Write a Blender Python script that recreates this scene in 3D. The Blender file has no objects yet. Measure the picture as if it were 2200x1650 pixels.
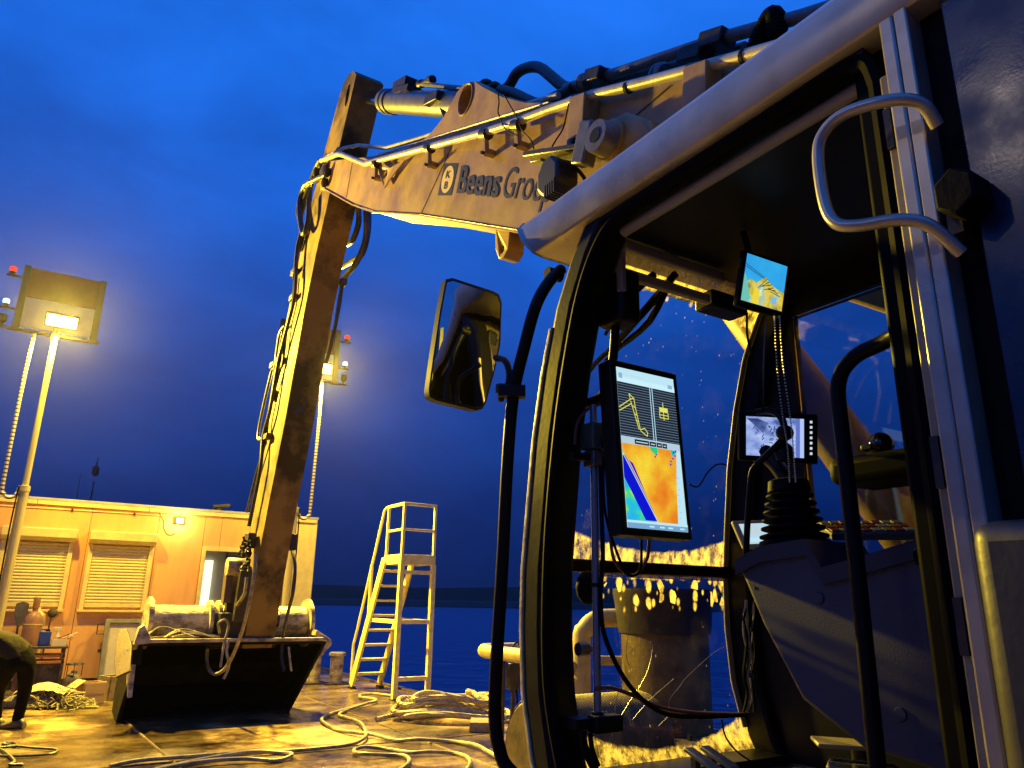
import bpy, bmesh, math, random
from mathutils import Vector, Matrix
random.seed(7)
scene = bpy.context.scene
col = scene.collection

# ------------------------------------------------------------------ camera
# world frame: X = starboard, Y = towards the deckhouse, Z = up, deck at z = 0
FOC, PITCH, ROLL, YAW, EYE = 1600.0, math.radians(16.26), math.radians(1.0), math.radians(32.2), 1.65
_h = Vector((math.cos(YAW), -math.sin(YAW), 0)); _f = Vector((math.sin(YAW), math.cos(YAW), 0)); _z = Vector((0, 0, 1))
CF = _f * math.cos(PITCH) + _z * math.sin(PITCH)
_u = _z * math.cos(PITCH) - _f * math.sin(PITCH)
CR = _h * math.cos(ROLL) + _u * math.sin(ROLL)
CU = _u * math.cos(ROLL) - _h * math.sin(ROLL)
CC = Vector((0, 0, EYE))
cam_data = bpy.data.cameras.new('camera')
cam = bpy.data.objects.new('camera', cam_data)
col.objects.link(cam)
m = Matrix((( CR.x, CU.x, -CF.x), (CR.y, CU.y, -CF.y), (CR.z, CU.z, -CF.z))).to_4x4()
m.translation = CC
cam.matrix_world = m
cam_data.sensor_width = 36.0
cam_data.lens = 36.0 * FOC / 2200.0
cam_data.clip_start = 0.05
cam_data.clip_end = 6000
scene.camera = cam


def pt(a, b, **k):
    """measured point of the photograph -> place on a known plane (X=, Y= or Z=) or at a known depth (T=)"""
    d = CF + CR * ((a - 1100) / FOC) + CU * ((825 - b) / FOC)
    (ax, val), = k.items()
    if ax == 'T':
        t = val
    else:
        i = 'XYZ'.index(ax)
        t = (val - CC[i]) / d[i]
    return CC + d * t


# ------------------------------------------------------------------ world: dusk sky
world = bpy.data.worlds.new('World')
scene.world = world
world.use_nodes = True
nt = world.node_tree
nt.nodes.clear()
W = lambda t: nt.nodes.new(t)
out = W('ShaderNodeOutputWorld'); bg = W('ShaderNodeBackground')
tc = W('ShaderNodeTexCoord'); sep = W('ShaderNodeSeparateXYZ')
nt.links.new(tc.outputs['Generated'], sep.inputs[0])
ramp = W('ShaderNodeValToRGB')
cr = ramp.color_ramp
cr.elements[0].position = 0.0; cr.elements[0].color = (0.0018, 0.0105, 0.078, 1)
cr.elements[1].position = 1.0; cr.elements[1].color = (0.018, 0.165, 0.84, 1)
for p_, c_ in ((0.08, (0.0024, 0.0180, 0.140)), (0.20, (0.0040, 0.039, 0.270)), (0.33, (0.0065, 0.070, 0.44)), (0.48, (0.0080, 0.116, 0.68)), (0.62, (0.010, 0.150, 0.82))):
    e = cr.elements.new(p_); e.color = c_ + (1,)
nt.links.new(sep.outputs['Z'], ramp.inputs[0])
mp = W('ShaderNodeMapping'); mp.inputs['Scale'].default_value = (1.6, 1.6, 4.2)
nt.links.new(tc.outputs['Generated'], mp.inputs[0])
nz = W('ShaderNodeTexNoise'); nz.inputs['Scale'].default_value = 2.2; nz.inputs['Detail'].default_value = 7; nz.inputs['Roughness'].default_value = 0.55; nz.inputs['Distortion'].default_value = 0.3
nt.links.new(mp.outputs[0], nz.inputs['Vector'])
cl = W('ShaderNodeValToRGB')
cl.color_ramp.elements[0].position = 0.30; cl.color_ramp.elements[0].color = (0.76, 0.75, 0.76, 1)
cl.color_ramp.elements[1].position = 0.72; cl.color_ramp.elements[1].color = (1.30, 1.24, 1.15, 1)
nt.links.new(nz.outputs['Fac'], cl.inputs[0])
mx = W('ShaderNodeMix'); mx.data_type = 'RGBA'; mx.blend_type = 'MULTIPLY'; mx.inputs[0].default_value = 1.0
nt.links.new(ramp.outputs[0], mx.inputs[6]); nt.links.new(cl.outputs[0], mx.inputs[7])
# last of the daylight: a physical sky with the sun well below the horizon
sky = W('ShaderNodeTexSky'); sky.sky_type = 'NISHITA'; sky.sun_disc = False
sky.sun_elevation = math.radians(-4.0); sky.sun_rotation = math.radians(200)
ad = W('ShaderNodeMix'); ad.data_type = 'RGBA'; ad.blend_type = 'ADD'; ad.inputs[0].default_value = 0.05
nt.links.new(mx.outputs[2], ad.inputs[6]); nt.links.new(sky.outputs[0], ad.inputs[7])
nt.links.new(ad.outputs[2], bg.inputs['Color']); bg.inputs['Strength'].default_value = 1.0
nt.links.new(bg.outputs[0], out.inputs[0])

scene.view_settings.view_transform = 'Standard'
scene.view_settings.look = 'None'
scene.view_settings.exposure = 0.0
scene.view_settings.gamma = 1.0
scene.view_settings.use_curve_mapping = False
scene.render.engine = 'CYCLES'
scene.cycles.use_denoising = True
scene.cycles.max_bounces = 8
scene.cycles.transparent_max_bounces = 12
scene.cycles.sample_clamp_indirect = 3.0

LAMP = (1.0, 0.70, 0.06)          # sodium yellow of the mast floodlights

# ------------------------------------------------------------------ materials
MATS = {}


def mat(name, color, rough=0.5, metal=0.0, var=None, scale=6.0, amount=0.5, bump=0.0, bscale=40.0, rvar=0.0, coat=0.0, streak=None, detail=6, spec=0.5, lo=0.42, hi=0.62):
    if name in MATS:
        return MATS[name]
    mt = bpy.data.materials.new(name)
    mt.use_nodes = True
    n = mt.node_tree
    b = n.nodes['Principled BSDF']
    b.inputs['Base Color'].default_value = (*color, 1)
    b.inputs['Roughness'].default_value = rough
    b.inputs['Metallic'].default_value = metal
    b.inputs['Coat Weight'].default_value = coat
    b.inputs['Specular IOR Level'].default_value = spec
    t = n.nodes.new('ShaderNodeTexCoord'); mpp = n.nodes.new('ShaderNodeMapping')
    n.links.new(t.outputs['Object'], mpp.inputs[0])
    if streak:
        mpp.inputs['Scale'].default_value = streak
    if var is not None:
        ns = n.nodes.new('ShaderNodeTexNoise'); ns.inputs['Scale'].default_value = scale; ns.inputs['Detail'].default_value = detail; ns.inputs['Roughness'].default_value = 0.62
        n.links.new(mpp.outputs[0], ns.inputs['Vector'])
        mr = n.nodes.new('ShaderNodeMapRange'); mr.inputs[1].default_value = lo; mr.inputs[2].default_value = hi; mr.inputs[3].default_value = 0.0; mr.inputs[4].default_value = amount
        n.links.new(ns.outputs['Fac'], mr.inputs[0])
        mxx = n.nodes.new('ShaderNodeMix'); mxx.data_type = 'RGBA'
        mxx.inputs[6].default_value = (*color, 1); mxx.inputs[7].default_value = (*var, 1)
        n.links.new(mr.outputs[0], mxx.inputs[0]); n.links.new(mxx.outputs[2], b.inputs['Base Color'])
    if rvar > 0:
        n2 = n.nodes.new('ShaderNodeTexNoise'); n2.inputs['Scale'].default_value = scale * 0.7; n2.inputs['Detail'].default_value = 5
        n.links.new(mpp.outputs[0], n2.inputs['Vector'])
        r2 = n.nodes.new('ShaderNodeMapRange'); r2.inputs[1].default_value = 0.35; r2.inputs[2].default_value = 0.65
        r2.inputs[3].default_value = max(0.03, rough - rvar); r2.inputs[4].default_value = min(1.0, rough + rvar)
        n.links.new(n2.outputs['Fac'], r2.inputs[0]); n.links.new(r2.outputs[0], b.inputs['Roughness'])
    if bump > 0:
        n3 = n.nodes.new('ShaderNodeTexNoise'); n3.inputs['Scale'].default_value = bscale; n3.inputs['Detail'].default_value = 4
        n.links.new(mpp.outputs[0], n3.inputs['Vector'])
        bp = n.nodes.new('ShaderNodeBump'); bp.inputs['Strength'].default_value = bump; bp.inputs['Distance'].default_value = 0.02
        n.links.new(n3.outputs['Fac'], bp.inputs['Height']); n.links.new(bp.outputs[0], b.inputs['Normal'])
    MATS[name] = mt
    return mt


def emit(name, color, strength=1.0):
    if name in MATS:
        return MATS[name]
    mt = bpy.data.materials.new(name); mt.use_nodes = True
    n = mt.node_tree; n.nodes.clear()
    o = n.nodes.new('ShaderNodeOutputMaterial'); e = n.nodes.new('ShaderNodeEmission')
    e.inputs[0].default_value = (*color, 1); e.inputs[1].default_value = strength
    n.links.new(e.outputs[0], o.inputs[0])
    MATS[name] = mt
    return mt


# ------------------------------------------------------------------ mesh helpers
WLOC = {}


class MB:
    def __init__(self):
        self.v = []; self.f = []; self.mi = []

    def add(self, vs, fs, mi=0):
        o = len(self.v)
        self.v += [Vector(p) for p in vs]
        for q in fs:
            self.f.append([i + o for i in q]); self.mi.append(mi)
        return self

    def obox(self, c, ax, ay, az, mi=0):
        c = Vector(c); ax = Vector(ax); ay = Vector(ay); az = Vector(az)
        vs = [c + ax * i + ay * j + az * k for k in (-1, 1) for j in (-1, 1) for i in (-1, 1)]
        fs = [(0, 2, 3, 1), (4, 5, 7, 6), (0, 1, 5, 4), (2, 6, 7, 3), (0, 4, 6, 2), (1, 3, 7, 5)]
        if ax.cross(ay).dot(az) < 0:
            fs = [q[::-1] for q in fs]
        return self.add(vs, fs, mi)

    def box(self, x0, x1, y0, y1, z0, z1, mi=0):
        return self.obox(((x0 + x1) / 2, (y0 + y1) / 2, (z0 + z1) / 2), (abs(x1 - x0) / 2, 0, 0), (0, abs(y1 - y0) / 2, 0), (0, 0, abs(z1 - z0) / 2), mi)

    def beam(self, p, q, w, h, up=(0, 0, 1), mi=0):
        p = Vector(p); q = Vector(q); d = q - p; L = d.length; d.normalize()
        up = Vector(up)
        s = d.cross(up)
        if s.length < 1e-4:
            s = d.cross(Vector((1, 0, 0)))
        s.normalize(); t = s.cross(d)
        return self.obox((p + q) / 2, s * w / 2, d * L / 2, t * h / 2, mi)

    def prism(self, poly, axis, a, b, mi=0):
        """poly: list of 2D points in the plane across `axis`; extruded from a to b"""
        def P(u, v, t):
            return {'X': (t, u, v), 'Y': (u, t, v), 'Z': (u, v, t)}[axis]
        n = len(poly)
        ar = sum(poly[i][0] * poly[(i + 1) % n][1] - poly[(i + 1) % n][0] * poly[i][1] for i in range(n))
        if (ar < 0):
            poly = poly[::-1]
        vs = [P(u, v, a) for u, v in poly] + [P(u, v, b) for u, v in poly]
        fs = [tuple(range(n))[::-1], tuple(range(n, 2 * n))] + [(i, (i + 1) % n, (i + 1) % n + n, i + n) for i in range(n)]
        if axis == 'Y':
            fs = [q[::-1] for q in fs]
        if b < a:
            fs = [q[::-1] for q in fs]
        return self.add(vs, fs, mi)

    def tube(self, pts, r, n=8, smooth=0, cap=True, mi=0, closed=False):
        pts = [Vector(p) for p in pts]
        if smooth:
            pts = catmull(pts, smooth, closed)
        if not isinstance(r, (list, tuple)):
            rr = [r] * len(pts)
        else:
            rr = [r[min(len(r) - 1, int(i * len(r) / len(pts)))] for i in range(len(pts))]
        m_ = len(pts)
        tan = []
        for i in range(m_):
            a = pts[max(0, i - 1)]; b = pts[min(m_ - 1, i + 1)]
            d = b - a
            tan.append(d.normalized() if d.length > 1e-9 else Vector((0, 0, 1)))
        ref = Vector((0, 0, 1)) if abs(tan[0].z) < 0.9 else Vector((1, 0, 0))
        nrm = tan[0].cross(ref).normalized()
        vs = []
        for i in range(m_):
            nrm = (nrm - tan[i] * nrm.dot(tan[i]))
            if nrm.length < 1e-6:
                nrm = tan[i].orthogonal()
            nrm.normalize()
            bn = tan[i].cross(nrm)
            for k in range(n):
                a = 2 * math.pi * k / n
                vs.append(pts[i] + (nrm * math.cos(a) + bn * math.sin(a)) * rr[i])
        fs = []
        for i in range(m_ - 1):
            for k in range(n):
                fs.append((i * n + k, i * n + (k + 1) % n, (i + 1) * n + (k + 1) % n, (i + 1) * n + k))
        if cap:
            fs.append(tuple(range(n))[::-1]); fs.append(tuple(range((m_ - 1) * n, m_ * n)))
        return self.add(vs, fs, mi)

    def lathe(self, base, axis, prof, n=16, mi=0):
        """prof: list of (distance along axis, radius)"""
        base = Vector(base); axis = Vector(axis).normalized()
        s = axis.orthogonal().normalized(); t = axis.cross(s)
        vs = []
        for d, r in prof:
            for k in range(n):
                a = 2 * math.pi * k / n
                vs.append(base + axis * d + (s * math.cos(a) + t * math.sin(a)) * max(r, 1e-4))
        m_ = len(prof)
        fs = [(i * n + k, i * n + (k + 1) % n, (i + 1) * n + (k + 1) % n, (i + 1) * n + k) for i in range(m_ - 1) for k in range(n)]
        fs.append(tuple(range(n))[::-1]); fs.append(tuple(range((m_ - 1) * n, m_ * n)))
        return self.add(vs, fs, mi)

    def ball(self, c, r, n=12, sc=(1, 1, 1), mi=0):
        prof = []
        vs = []; fs = []
        c = Vector(c); mlat = n // 2
        for i in range(mlat + 1):
            th = math.pi * i / mlat
            for k in range(n):
                ph = 2 * math.pi * k / n
                vs.append(c + Vector((r * sc[0] * max(math.sin(th), 1e-3) * math.cos(ph), r * sc[1] * max(math.sin(th), 1e-3) * math.sin(ph), -r * sc[2] * math.cos(th))))
        for i in range(mlat):
            for k in range(n):
                fs.append((i * n + k, i * n + (k + 1) % n, (i + 1) * n + (k + 1) % n, (i + 1) * n + k))
        fs.append(tuple(range(n))[::-1]); fs.append(tuple(range(mlat * n, (mlat + 1) * n)))
        return self.add(vs, fs, mi)

    def build(self, name, material, parent=None, bevel=0.0, sharp=40, seg=2):
        lo = Vector([min(p[i] for p in self.v) for i in range(3)]); hi = Vector([max(p[i] for p in self.v) for i in range(3)])
        c = (lo + hi) / 2
        if parent is None:
            c.z = lo.z
        me = bpy.data.meshes.new(name)
        me.from_pydata([p - c for p in self.v], [], self.f)
        mats = material if isinstance(material, (list, tuple)) else [material]
        for x in mats:
            me.materials.append(x)
        for p, i in zip(me.polygons, self.mi):
            p.material_index = i
            p.use_smooth = True
        me.validate(); me.update()
        me.set_sharp_from_angle(angle=math.radians(sharp))
        o = bpy.data.objects.new(name, me)
        col.objects.link(o)
        WLOC[o.name] = c
        if parent is not None:
            o.parent = parent
            o.location = c - WLOC[parent.name]
        else:
            o.location = c
        if bevel > 0:
            bv = o.modifiers.new('bevel', 'BEVEL'); bv.width = bevel; bv.segments = seg; bv.limit_method = 'ANGLE'; bv.angle_limit = math.radians(35)
        return o


def catmull(p, k, closed=False):
    o = []
    n = len(p)
    rng = range(n) if closed else range(n - 1)
    for i in rng:
        if closed:
            a, b, c, d = p[(i - 1) % n], p[i], p[(i + 1) % n], p[(i + 2) % n]
        else:
            a, b, c, d = p[max(0, i - 1)], p[i], p[i + 1], p[min(n - 1, i + 2)]
        for j in range(k):
            t = j / k
            o.append(0.5 * ((2 * b) + (c - a) * t + (2 * a - 5 * b + 4 * c - d) * t * t + (3 * b - a - 3 * c + d) * t ** 3))
    o.append(p[0].copy() if closed else p[-1])
    return o


def tag(o, label=None, cat=None, group=None, kind=None):
    if label: o['label'] = label
    if cat: o['category'] = cat
    if group: o['group'] = group
    if kind: o['kind'] = kind
    return o


def thing(name, loc, label, cat, group=None):
    o = bpy.data.objects.new(name, None)
    col.objects.link(o)
    o.location = loc; o.empty_display_size = 0.2
    WLOC[o.name] = Vector(loc)
    return tag(o, label, cat, group)


def cut(o, cutter):
    """boolean difference of object o with the shape in MB cutter"""
    c = cutter.build('cutter', MATS['steel_dark'])
    md = o.modifiers.new('cut', 'BOOLEAN'); md.object = c; md.operation = 'DIFFERENCE'; md.solver = 'EXACT'
    bpy.context.view_layer.update()
    dg = bpy.context.evaluated_depsgraph_get()
    me = bpy.data.meshes.new_from_object(o.evaluated_get(dg))
    o.modifiers.clear()
    o.data = me
    bpy.data.objects.remove(c)


def text_mesh(body, offset=0.0, shear=0.0):
    cu = bpy.data.curves.new('text', 'FONT'); cu.body = body; cu.offset = offset; cu.shear = shear; cu.size = 1.0
    o = bpy.data.objects.new('text', cu); col.objects.link(o)
    bpy.context.view_layer.update()
    dg = bpy.context.evaluated_depsgraph_get()
    me = bpy.data.meshes.new_from_object(o.evaluated_get(dg))
    vs = [v.co.copy() for v in me.vertices]; fs = [tuple(p.vertices) for p in me.polygons]
    bpy.data.objects.remove(o); bpy.data.curves.remove(cu); bpy.data.meshes.remove(me)
    return vs, fs


# shared materials
steel_dark = mat('steel_dark', (0.035, 0.033, 0.032), 0.45, 0.6, (0.09, 0.06, 0.04), 9, 0.5, 0.15)
black_rubber = mat('black_rubber', (0.0045, 0.0045, 0.005), 0.65, 0, (0.008, 0.007, 0.006), 12, 0.5, 0.1, spec=0.08)
black_paint = mat('black_paint', (0.004, 0.004, 0.005), 0.4, 0, (0.008, 0.007, 0.006), 8, 0.5, 0.05, 60, spec=0.12)
black_plastic = mat('black_plastic', (0.005, 0.005, 0.006), 0.45, 0, (0.009, 0.008, 0.007), 30, 0.5, spec=0.2)
hose_black = mat('hose_black', (0.014, 0.014, 0.015), 0.42, 0, (0.06, 0.05, 0.04), 20, 0.6, 0.1)
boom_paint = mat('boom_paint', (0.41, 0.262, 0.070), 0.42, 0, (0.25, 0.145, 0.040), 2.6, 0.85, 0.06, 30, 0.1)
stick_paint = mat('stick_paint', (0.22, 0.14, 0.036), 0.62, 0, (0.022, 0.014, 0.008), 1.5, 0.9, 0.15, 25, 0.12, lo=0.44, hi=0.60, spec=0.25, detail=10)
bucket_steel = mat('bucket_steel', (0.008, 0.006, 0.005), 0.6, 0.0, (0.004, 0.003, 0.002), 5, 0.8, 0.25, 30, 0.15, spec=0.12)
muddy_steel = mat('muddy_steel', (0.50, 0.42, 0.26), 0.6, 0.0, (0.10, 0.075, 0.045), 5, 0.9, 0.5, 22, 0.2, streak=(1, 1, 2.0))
pipe_zinc = mat('pipe_zinc', (0.62, 0.56, 0.40), 0.35, 0.35, (0.35, 0.28, 0.17), 6, 0.6, 0.05, 40)
grey_steel = mat('grey_steel', (0.16, 0.16, 0.17), 0.4, 0.5, (0.08, 0.07, 0.06), 8, 0.5, 0.08)
chrome = mat('chrome', (0.75, 0.76, 0.8), 0.12, 1.0)
silver_paint = mat('silver_paint', (0.46, 0.41, 0.33), 0.33, 0.6, (0.33, 0.285, 0.215), 7, 0.6, 0.0, 80, 0.06)
navy_panel = mat('navy_panel', (0.006, 0.009, 0.035), 0.27, 0, (0.016, 0.018, 0.04), 9, 0.6, 0.012, 120, 0.13, spec=0.7, detail=9)
cream_paint = mat('cream_paint', (0.80, 0.70, 0.22), 0.5, 0, (0.55, 0.42, 0.14), 9, 0.5, 0.06)

# ------------------------------------------------------------------ lamps that light the place
def spot(name, loc, target, power, color=LAMP, size=160, blend=0.6, radius=0.12):
    L = bpy.data.lights.new(name, 'SPOT'); L.energy = power; L.color = color
    L.spot_size = math.radians(size); L.spot_blend = blend; L.shadow_soft_size = radius
    o = bpy.data.objects.new(name, L); col.objects.link(o)
    o.location = loc
    o.rotation_euler = (Vector(target) - Vector(loc)).to_track_quat('-Z', 'Y').to_euler()
    return o


def point(name, loc, power, color=LAMP, radius=0.12):
    L = bpy.data.lights.new(name, 'POINT'); L.energy = power; L.color = color; L.shadow_soft_size = radius
    o = bpy.data.objects.new(name, L); col.objects.link(o); o.location = loc
    return o


# ------------------------------------------------------------------ setting: deck, water, far bank
def deck_material():
    mt = bpy.data.materials.new('wet_deck'); mt.use_nodes = True; n = mt.node_tree; b = n.nodes['Principled BSDF']
    N = n.nodes.new
    t = N('ShaderNodeTexCoord')
    m1 = N('ShaderNodeMapping'); m1.inputs['Scale'].default_value = (1.15, 1.25, 1); n.links.new(t.outputs['Object'], m1.inputs[0])
    a = N('ShaderNodeTexNoise'); a.inputs['Scale'].default_value = 1.5; a.inputs['Detail'].default_value = 12; a.inputs['Roughness'].default_value = 0.74; n.links.new(m1.outputs[0], a.inputs['Vector'])
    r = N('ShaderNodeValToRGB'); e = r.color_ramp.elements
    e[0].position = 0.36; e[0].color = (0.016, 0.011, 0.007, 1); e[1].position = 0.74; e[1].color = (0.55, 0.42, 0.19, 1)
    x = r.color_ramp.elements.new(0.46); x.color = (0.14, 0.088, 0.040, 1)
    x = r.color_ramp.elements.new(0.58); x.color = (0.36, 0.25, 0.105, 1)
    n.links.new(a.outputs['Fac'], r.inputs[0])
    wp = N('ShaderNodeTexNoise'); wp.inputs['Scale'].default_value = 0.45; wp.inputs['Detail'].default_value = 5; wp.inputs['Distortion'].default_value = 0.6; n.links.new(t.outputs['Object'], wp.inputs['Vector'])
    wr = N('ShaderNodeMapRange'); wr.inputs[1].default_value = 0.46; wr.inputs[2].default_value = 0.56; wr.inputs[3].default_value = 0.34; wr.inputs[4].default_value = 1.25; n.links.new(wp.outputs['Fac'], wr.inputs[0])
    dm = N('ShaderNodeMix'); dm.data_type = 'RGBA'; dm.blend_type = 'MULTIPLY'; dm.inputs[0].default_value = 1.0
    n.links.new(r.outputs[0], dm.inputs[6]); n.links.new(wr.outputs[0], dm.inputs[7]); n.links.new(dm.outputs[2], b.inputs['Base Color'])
    c = N('ShaderNodeTexNoise'); c.inputs['Scale'].default_value = 0.62; c.inputs['Detail'].default_value = 6; n.links.new(m1.outputs[0], c.inputs['Vector'])
    rr = N('ShaderNodeMapRange'); rr.inputs[1].default_value = 0.48; rr.inputs[2].default_value = 0.64; rr.inputs[3].default_value = 0.06; rr.inputs[4].default_value = 0.42
    n.links.new(c.outputs['Fac'], rr.inputs[0]); n.links.new(rr.outputs[0], b.inputs['Roughness'])
    d = N('ShaderNodeTexNoise'); d.inputs['Scale'].default_value = 9; d.inputs['Detail'].default_value = 7; n.links.new(t.outputs['Object'], d.inputs['Vector'])
    mixh = N('ShaderNodeMath'); mixh.operation = 'MULTIPLY_ADD'; mixh.inputs[1].default_value = 0.35
    n.links.new(d.outputs['Fac'], mixh.inputs[0]); n.links.new(a.outputs['Fac'], mixh.inputs[2])
    bp = N('ShaderNodeBump'); bp.inputs['Strength'].default_value = 0.5; bp.inputs['Distance'].default_value = 0.03
    n.links.new(mixh.outputs[0], bp.inputs['Height']); n.links.new(bp.outputs[0], b.inputs['Normal'])
    return mt


DECK_EDGE = 6.5
deck = MB()
deck.box(-9, DECK_EDGE, -8, 26, -1.9, 0)
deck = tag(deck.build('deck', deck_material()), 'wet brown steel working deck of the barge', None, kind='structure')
weld = mat('weld_bead', (0.16, 0.11, 0.06), 0.45, 0.3, (0.06, 0.04, 0.02), 14, 0.7, 0.4)
s0, s1 = pt(280, 1560, Z=0), pt(385, 1650, Z=0)
MB().tube([s0 + Vector((-0.05, 1.6, 0.004)), s0 + Vector((0, 0, .004)), s1 + Vector((0, 0, .004)), s1 + Vector((0.1, -3.5, .004))], 0.016, 6).build('weld_seam', weld, deck)
for y_ in (9.0, 15.6):
    MB().tube([(-8.9, y_, 0.001), (DECK_EDGE - .01, y_, 0.001)], 0.010, 6).build('weld_seam', weld, deck)
for x_ in (-1.2, 4.45):
    MB().tube([(x_, -7.9, 0.001), (x_, 16.9, 0.001)], 0.010, 6).build('weld_seam', weld, deck)
MB().box(DECK_EDGE - 0.10, DECK_EDGE + .02, -7.9, 25.9, -0.3, 0.035).build('rubbing_strake', mat('strake', (0.16, 0.11, 0.06), 0.5, 0.2, (0.05, 0.035, 0.02), 6, 0.8, 0.3), deck, 0.01)


def water_material():
    mt = bpy.data.materials.new('dusk_water'); mt.use_nodes = True; n = mt.node_tree; b = n.nodes['Principled BSDF']
    b.inputs['Base Color'].default_value = (0.010, 0.045, 0.20, 1); b.inputs['Roughness'].default_value = 0.22
    b.inputs['Specular IOR Level'].default_value = 0.6
    t = n.nodes.new('ShaderNodeTexCoord')
    w = n.nodes.new('ShaderNodeTexNoise'); w.inputs['Scale'].default_value = 0.55; w.inputs['Detail'].default_value = 5
    n.links.new(t.outputs['Object'], w.inputs['Vector'])
    bp = n.nodes.new('ShaderNodeBump'); bp.inputs['Strength'].default_value = 0.9; bp.inputs['Distance'].default_value = 0.6
    n.links.new(w.outputs['Fac'], bp.inputs['Height']); n.links.new(bp.outputs[0], b.inputs['Normal'])
    return mt


TILT = Matrix.Identity(3)


def tl(p):
    return TILT @ Vector(p)


wm = MB()
wm.add([tl((sx * 1500, sy * 1500, -1.35)) for sx, sy in ((-1, -1), (1, -1), (1, 1), (-1, 1))], [(0, 1, 2, 3)])
water = tag(wm.build('water', water_material()), 'calm dark blue water around the barge', None, kind='structure')

# far dike, a long low ridge across the view
bank_mat = mat('far_bank_grass', (0.006, 0.012, 0.007), 0.95, 0, (0.014, 0.020, 0.012), 0.05, 0.9, 0.3, 0.5)
stone_mat = mat('far_bank_stone', (0.010, 0.011, 0.012), 0.9, 0, (0.02, 0.02, 0.019), 0.12, 0.9, 0.4, 0.8)
bk = MB(); st = MB()
N_ = 160
prof = [(0, -3.0), (5, 0.4), (16, 2.2), (30, 3.0), (52, 9.2), (70, 9.6), (110, 2.0)]
rows = []
for i in range(N_ + 1):
    s_ = -900 + 2200 * i / N_
    wob = 0.5 * math.sin(s_ * 0.021) + 0.35 * math.sin(s_ * 0.057 + 1) + random.uniform(-.15, .15)
    rows.append([tl(_f * (330 + d_ + 3 * math.sin(s_ * 0.013)) + _h * s_ + _z * (h_ - 1.35 + (wob if h_ > 3.1 else 0))) for d_, h_ in prof])
for seg_, dst in ((range(0, 3), st), (range(3, 6), bk)):
    for i in range(N_):
        for j in seg_:
            dst.add([rows[i][j], rows[i + 1][j], rows[i + 1][j + 1], rows[i][j + 1]], [(0, 1, 2, 3)])
bankroot = tag(bk.build('far_dike', bank_mat), 'low dark grassy dike across the water', None, kind='structure')
st.build('stone_revetment', stone_mat, bankroot)

# ------------------------------------------------------------------ deckhouse
YW = 17.0
wall_mat = mat('deckhouse_panel', (0.80, 0.42, 0.13), 0.55, 0, (0.52, 0.24, 0.09), 3.2, 0.55, 0.03, 60, 0.08, streak=(1, 1, .22), detail=9, lo=.46, hi=.72)
trim_mat = mat('deckhouse_trim', (0.80, 0.66, 0.20), 0.45, 0, (0.62, 0.46, 0.22), 5, 0.6, 0.03)
dark_gap = mat('dark_gap', (0.02, 0.015, 0.01), 0.8)
house = thing('deckhouse', (1.2, 20.0, 0.0), 'orange panelled deckhouse with two closed roller shutters across the deck', 'deckhouse')
MB().box(-6, 5.47, YW + .06, 23, 0.12, 3.36).build('inner_wall', mat('house_core', (0.5, 0.34, 0.18), 0.7), house) if False else None
# side and rear walls, roof
MB().box(-6, -5.92, YW + .05, 23, .12, 3.36).build('side_wall', wall_mat, house)
MB().box(5.40, 5.47, YW + .05, 23, .12, 3.36).build('side_wall', wall_mat, house)
MB().box(-5.92, 5.40, 22.93, 23, .12, 3.36).build('rear_wall', wall_mat, house)
MB().box(-6.03, 5.52, YW - .03, 23.03, 3.362, 3.42).build('roof', mat('house_roof', (0.4, 0.38, 0.34), 0.7, 0, (0.25, .22, .18), 3, .6, .1), house, 0.01)
edges = [-6.0, -4.85, -3.65, -2.45, -1.25, -0.25, 0.95, 2.18, 3.08]
for a_, b_ in zip(edges[:-1], edges[1:]):
    MB().box(a_ + .004, b_ - .004, YW, YW + .045, .12, 3.28).build('wall_panel', wall_mat, house, 0.004)
for a_, b_ in ((3.08, 3.42), (3.42, 4.02)):
    MB().box(a_ + .004, b_ - .004, YW, YW + .045, 2.66, 3.28).build('wall_panel', wall_mat, house, 0.004)
MB().box(4.024, 4.40, YW, YW + .045, .12, 3.28).build('wall_panel', wall_mat, house, 0.004)
MB().box(4.404, 4.98, YW, YW + .045, 2.44, 3.28).build('wall_panel', wall_mat, house, 0.004)
MB().box(4.404, 4.98, YW, YW + .045, .12, 1.0).build('wall_panel', wall_mat, house, 0.004)
MB().box(4.984, 5.44, YW, YW + .045, .12, 3.28).build('wall_panel', trim_mat, house, 0.004)  # same wall in paler yellow, painting in the brighter light near the mast lamp
# backing so that the joints read dark, with openings left for door and window
for x0, x1, z0, z1 in ((-6, 3.06, .12, 3.3), (3.06, 4.04, 2.68, 3.3), (4.04, 4.42, .12, 3.3), (4.42, 4.96, 2.46, 3.3), (4.42, 4.96, .12, .98), (4.96, 5.40, .12, 3.3)):
    MB().box(x0, x1, YW + .047, YW + .09, z0, z1).build('wall_core', dark_gap, house)
MB().box(5.44, 5.50, YW - .012, YW + .06, .10, 3.30).build('corner_trim', trim_mat, house, 0.006)
xs = [-6.0, -2.4, 0.0, 1.96, 2.55, 5.49]
for i in range(5):
    MB().box(xs[i] + .004, xs[i + 1] - .004, YW - .035 - .006 * (i % 2), YW + .04, 3.285, 3.36).build('roof_trim', trim_mat, house, 0.006)
MB().box(-5.98, 5.46, YW + .01, YW + .1, 0.0, .115).build('skirting', dark_gap, house)


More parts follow.
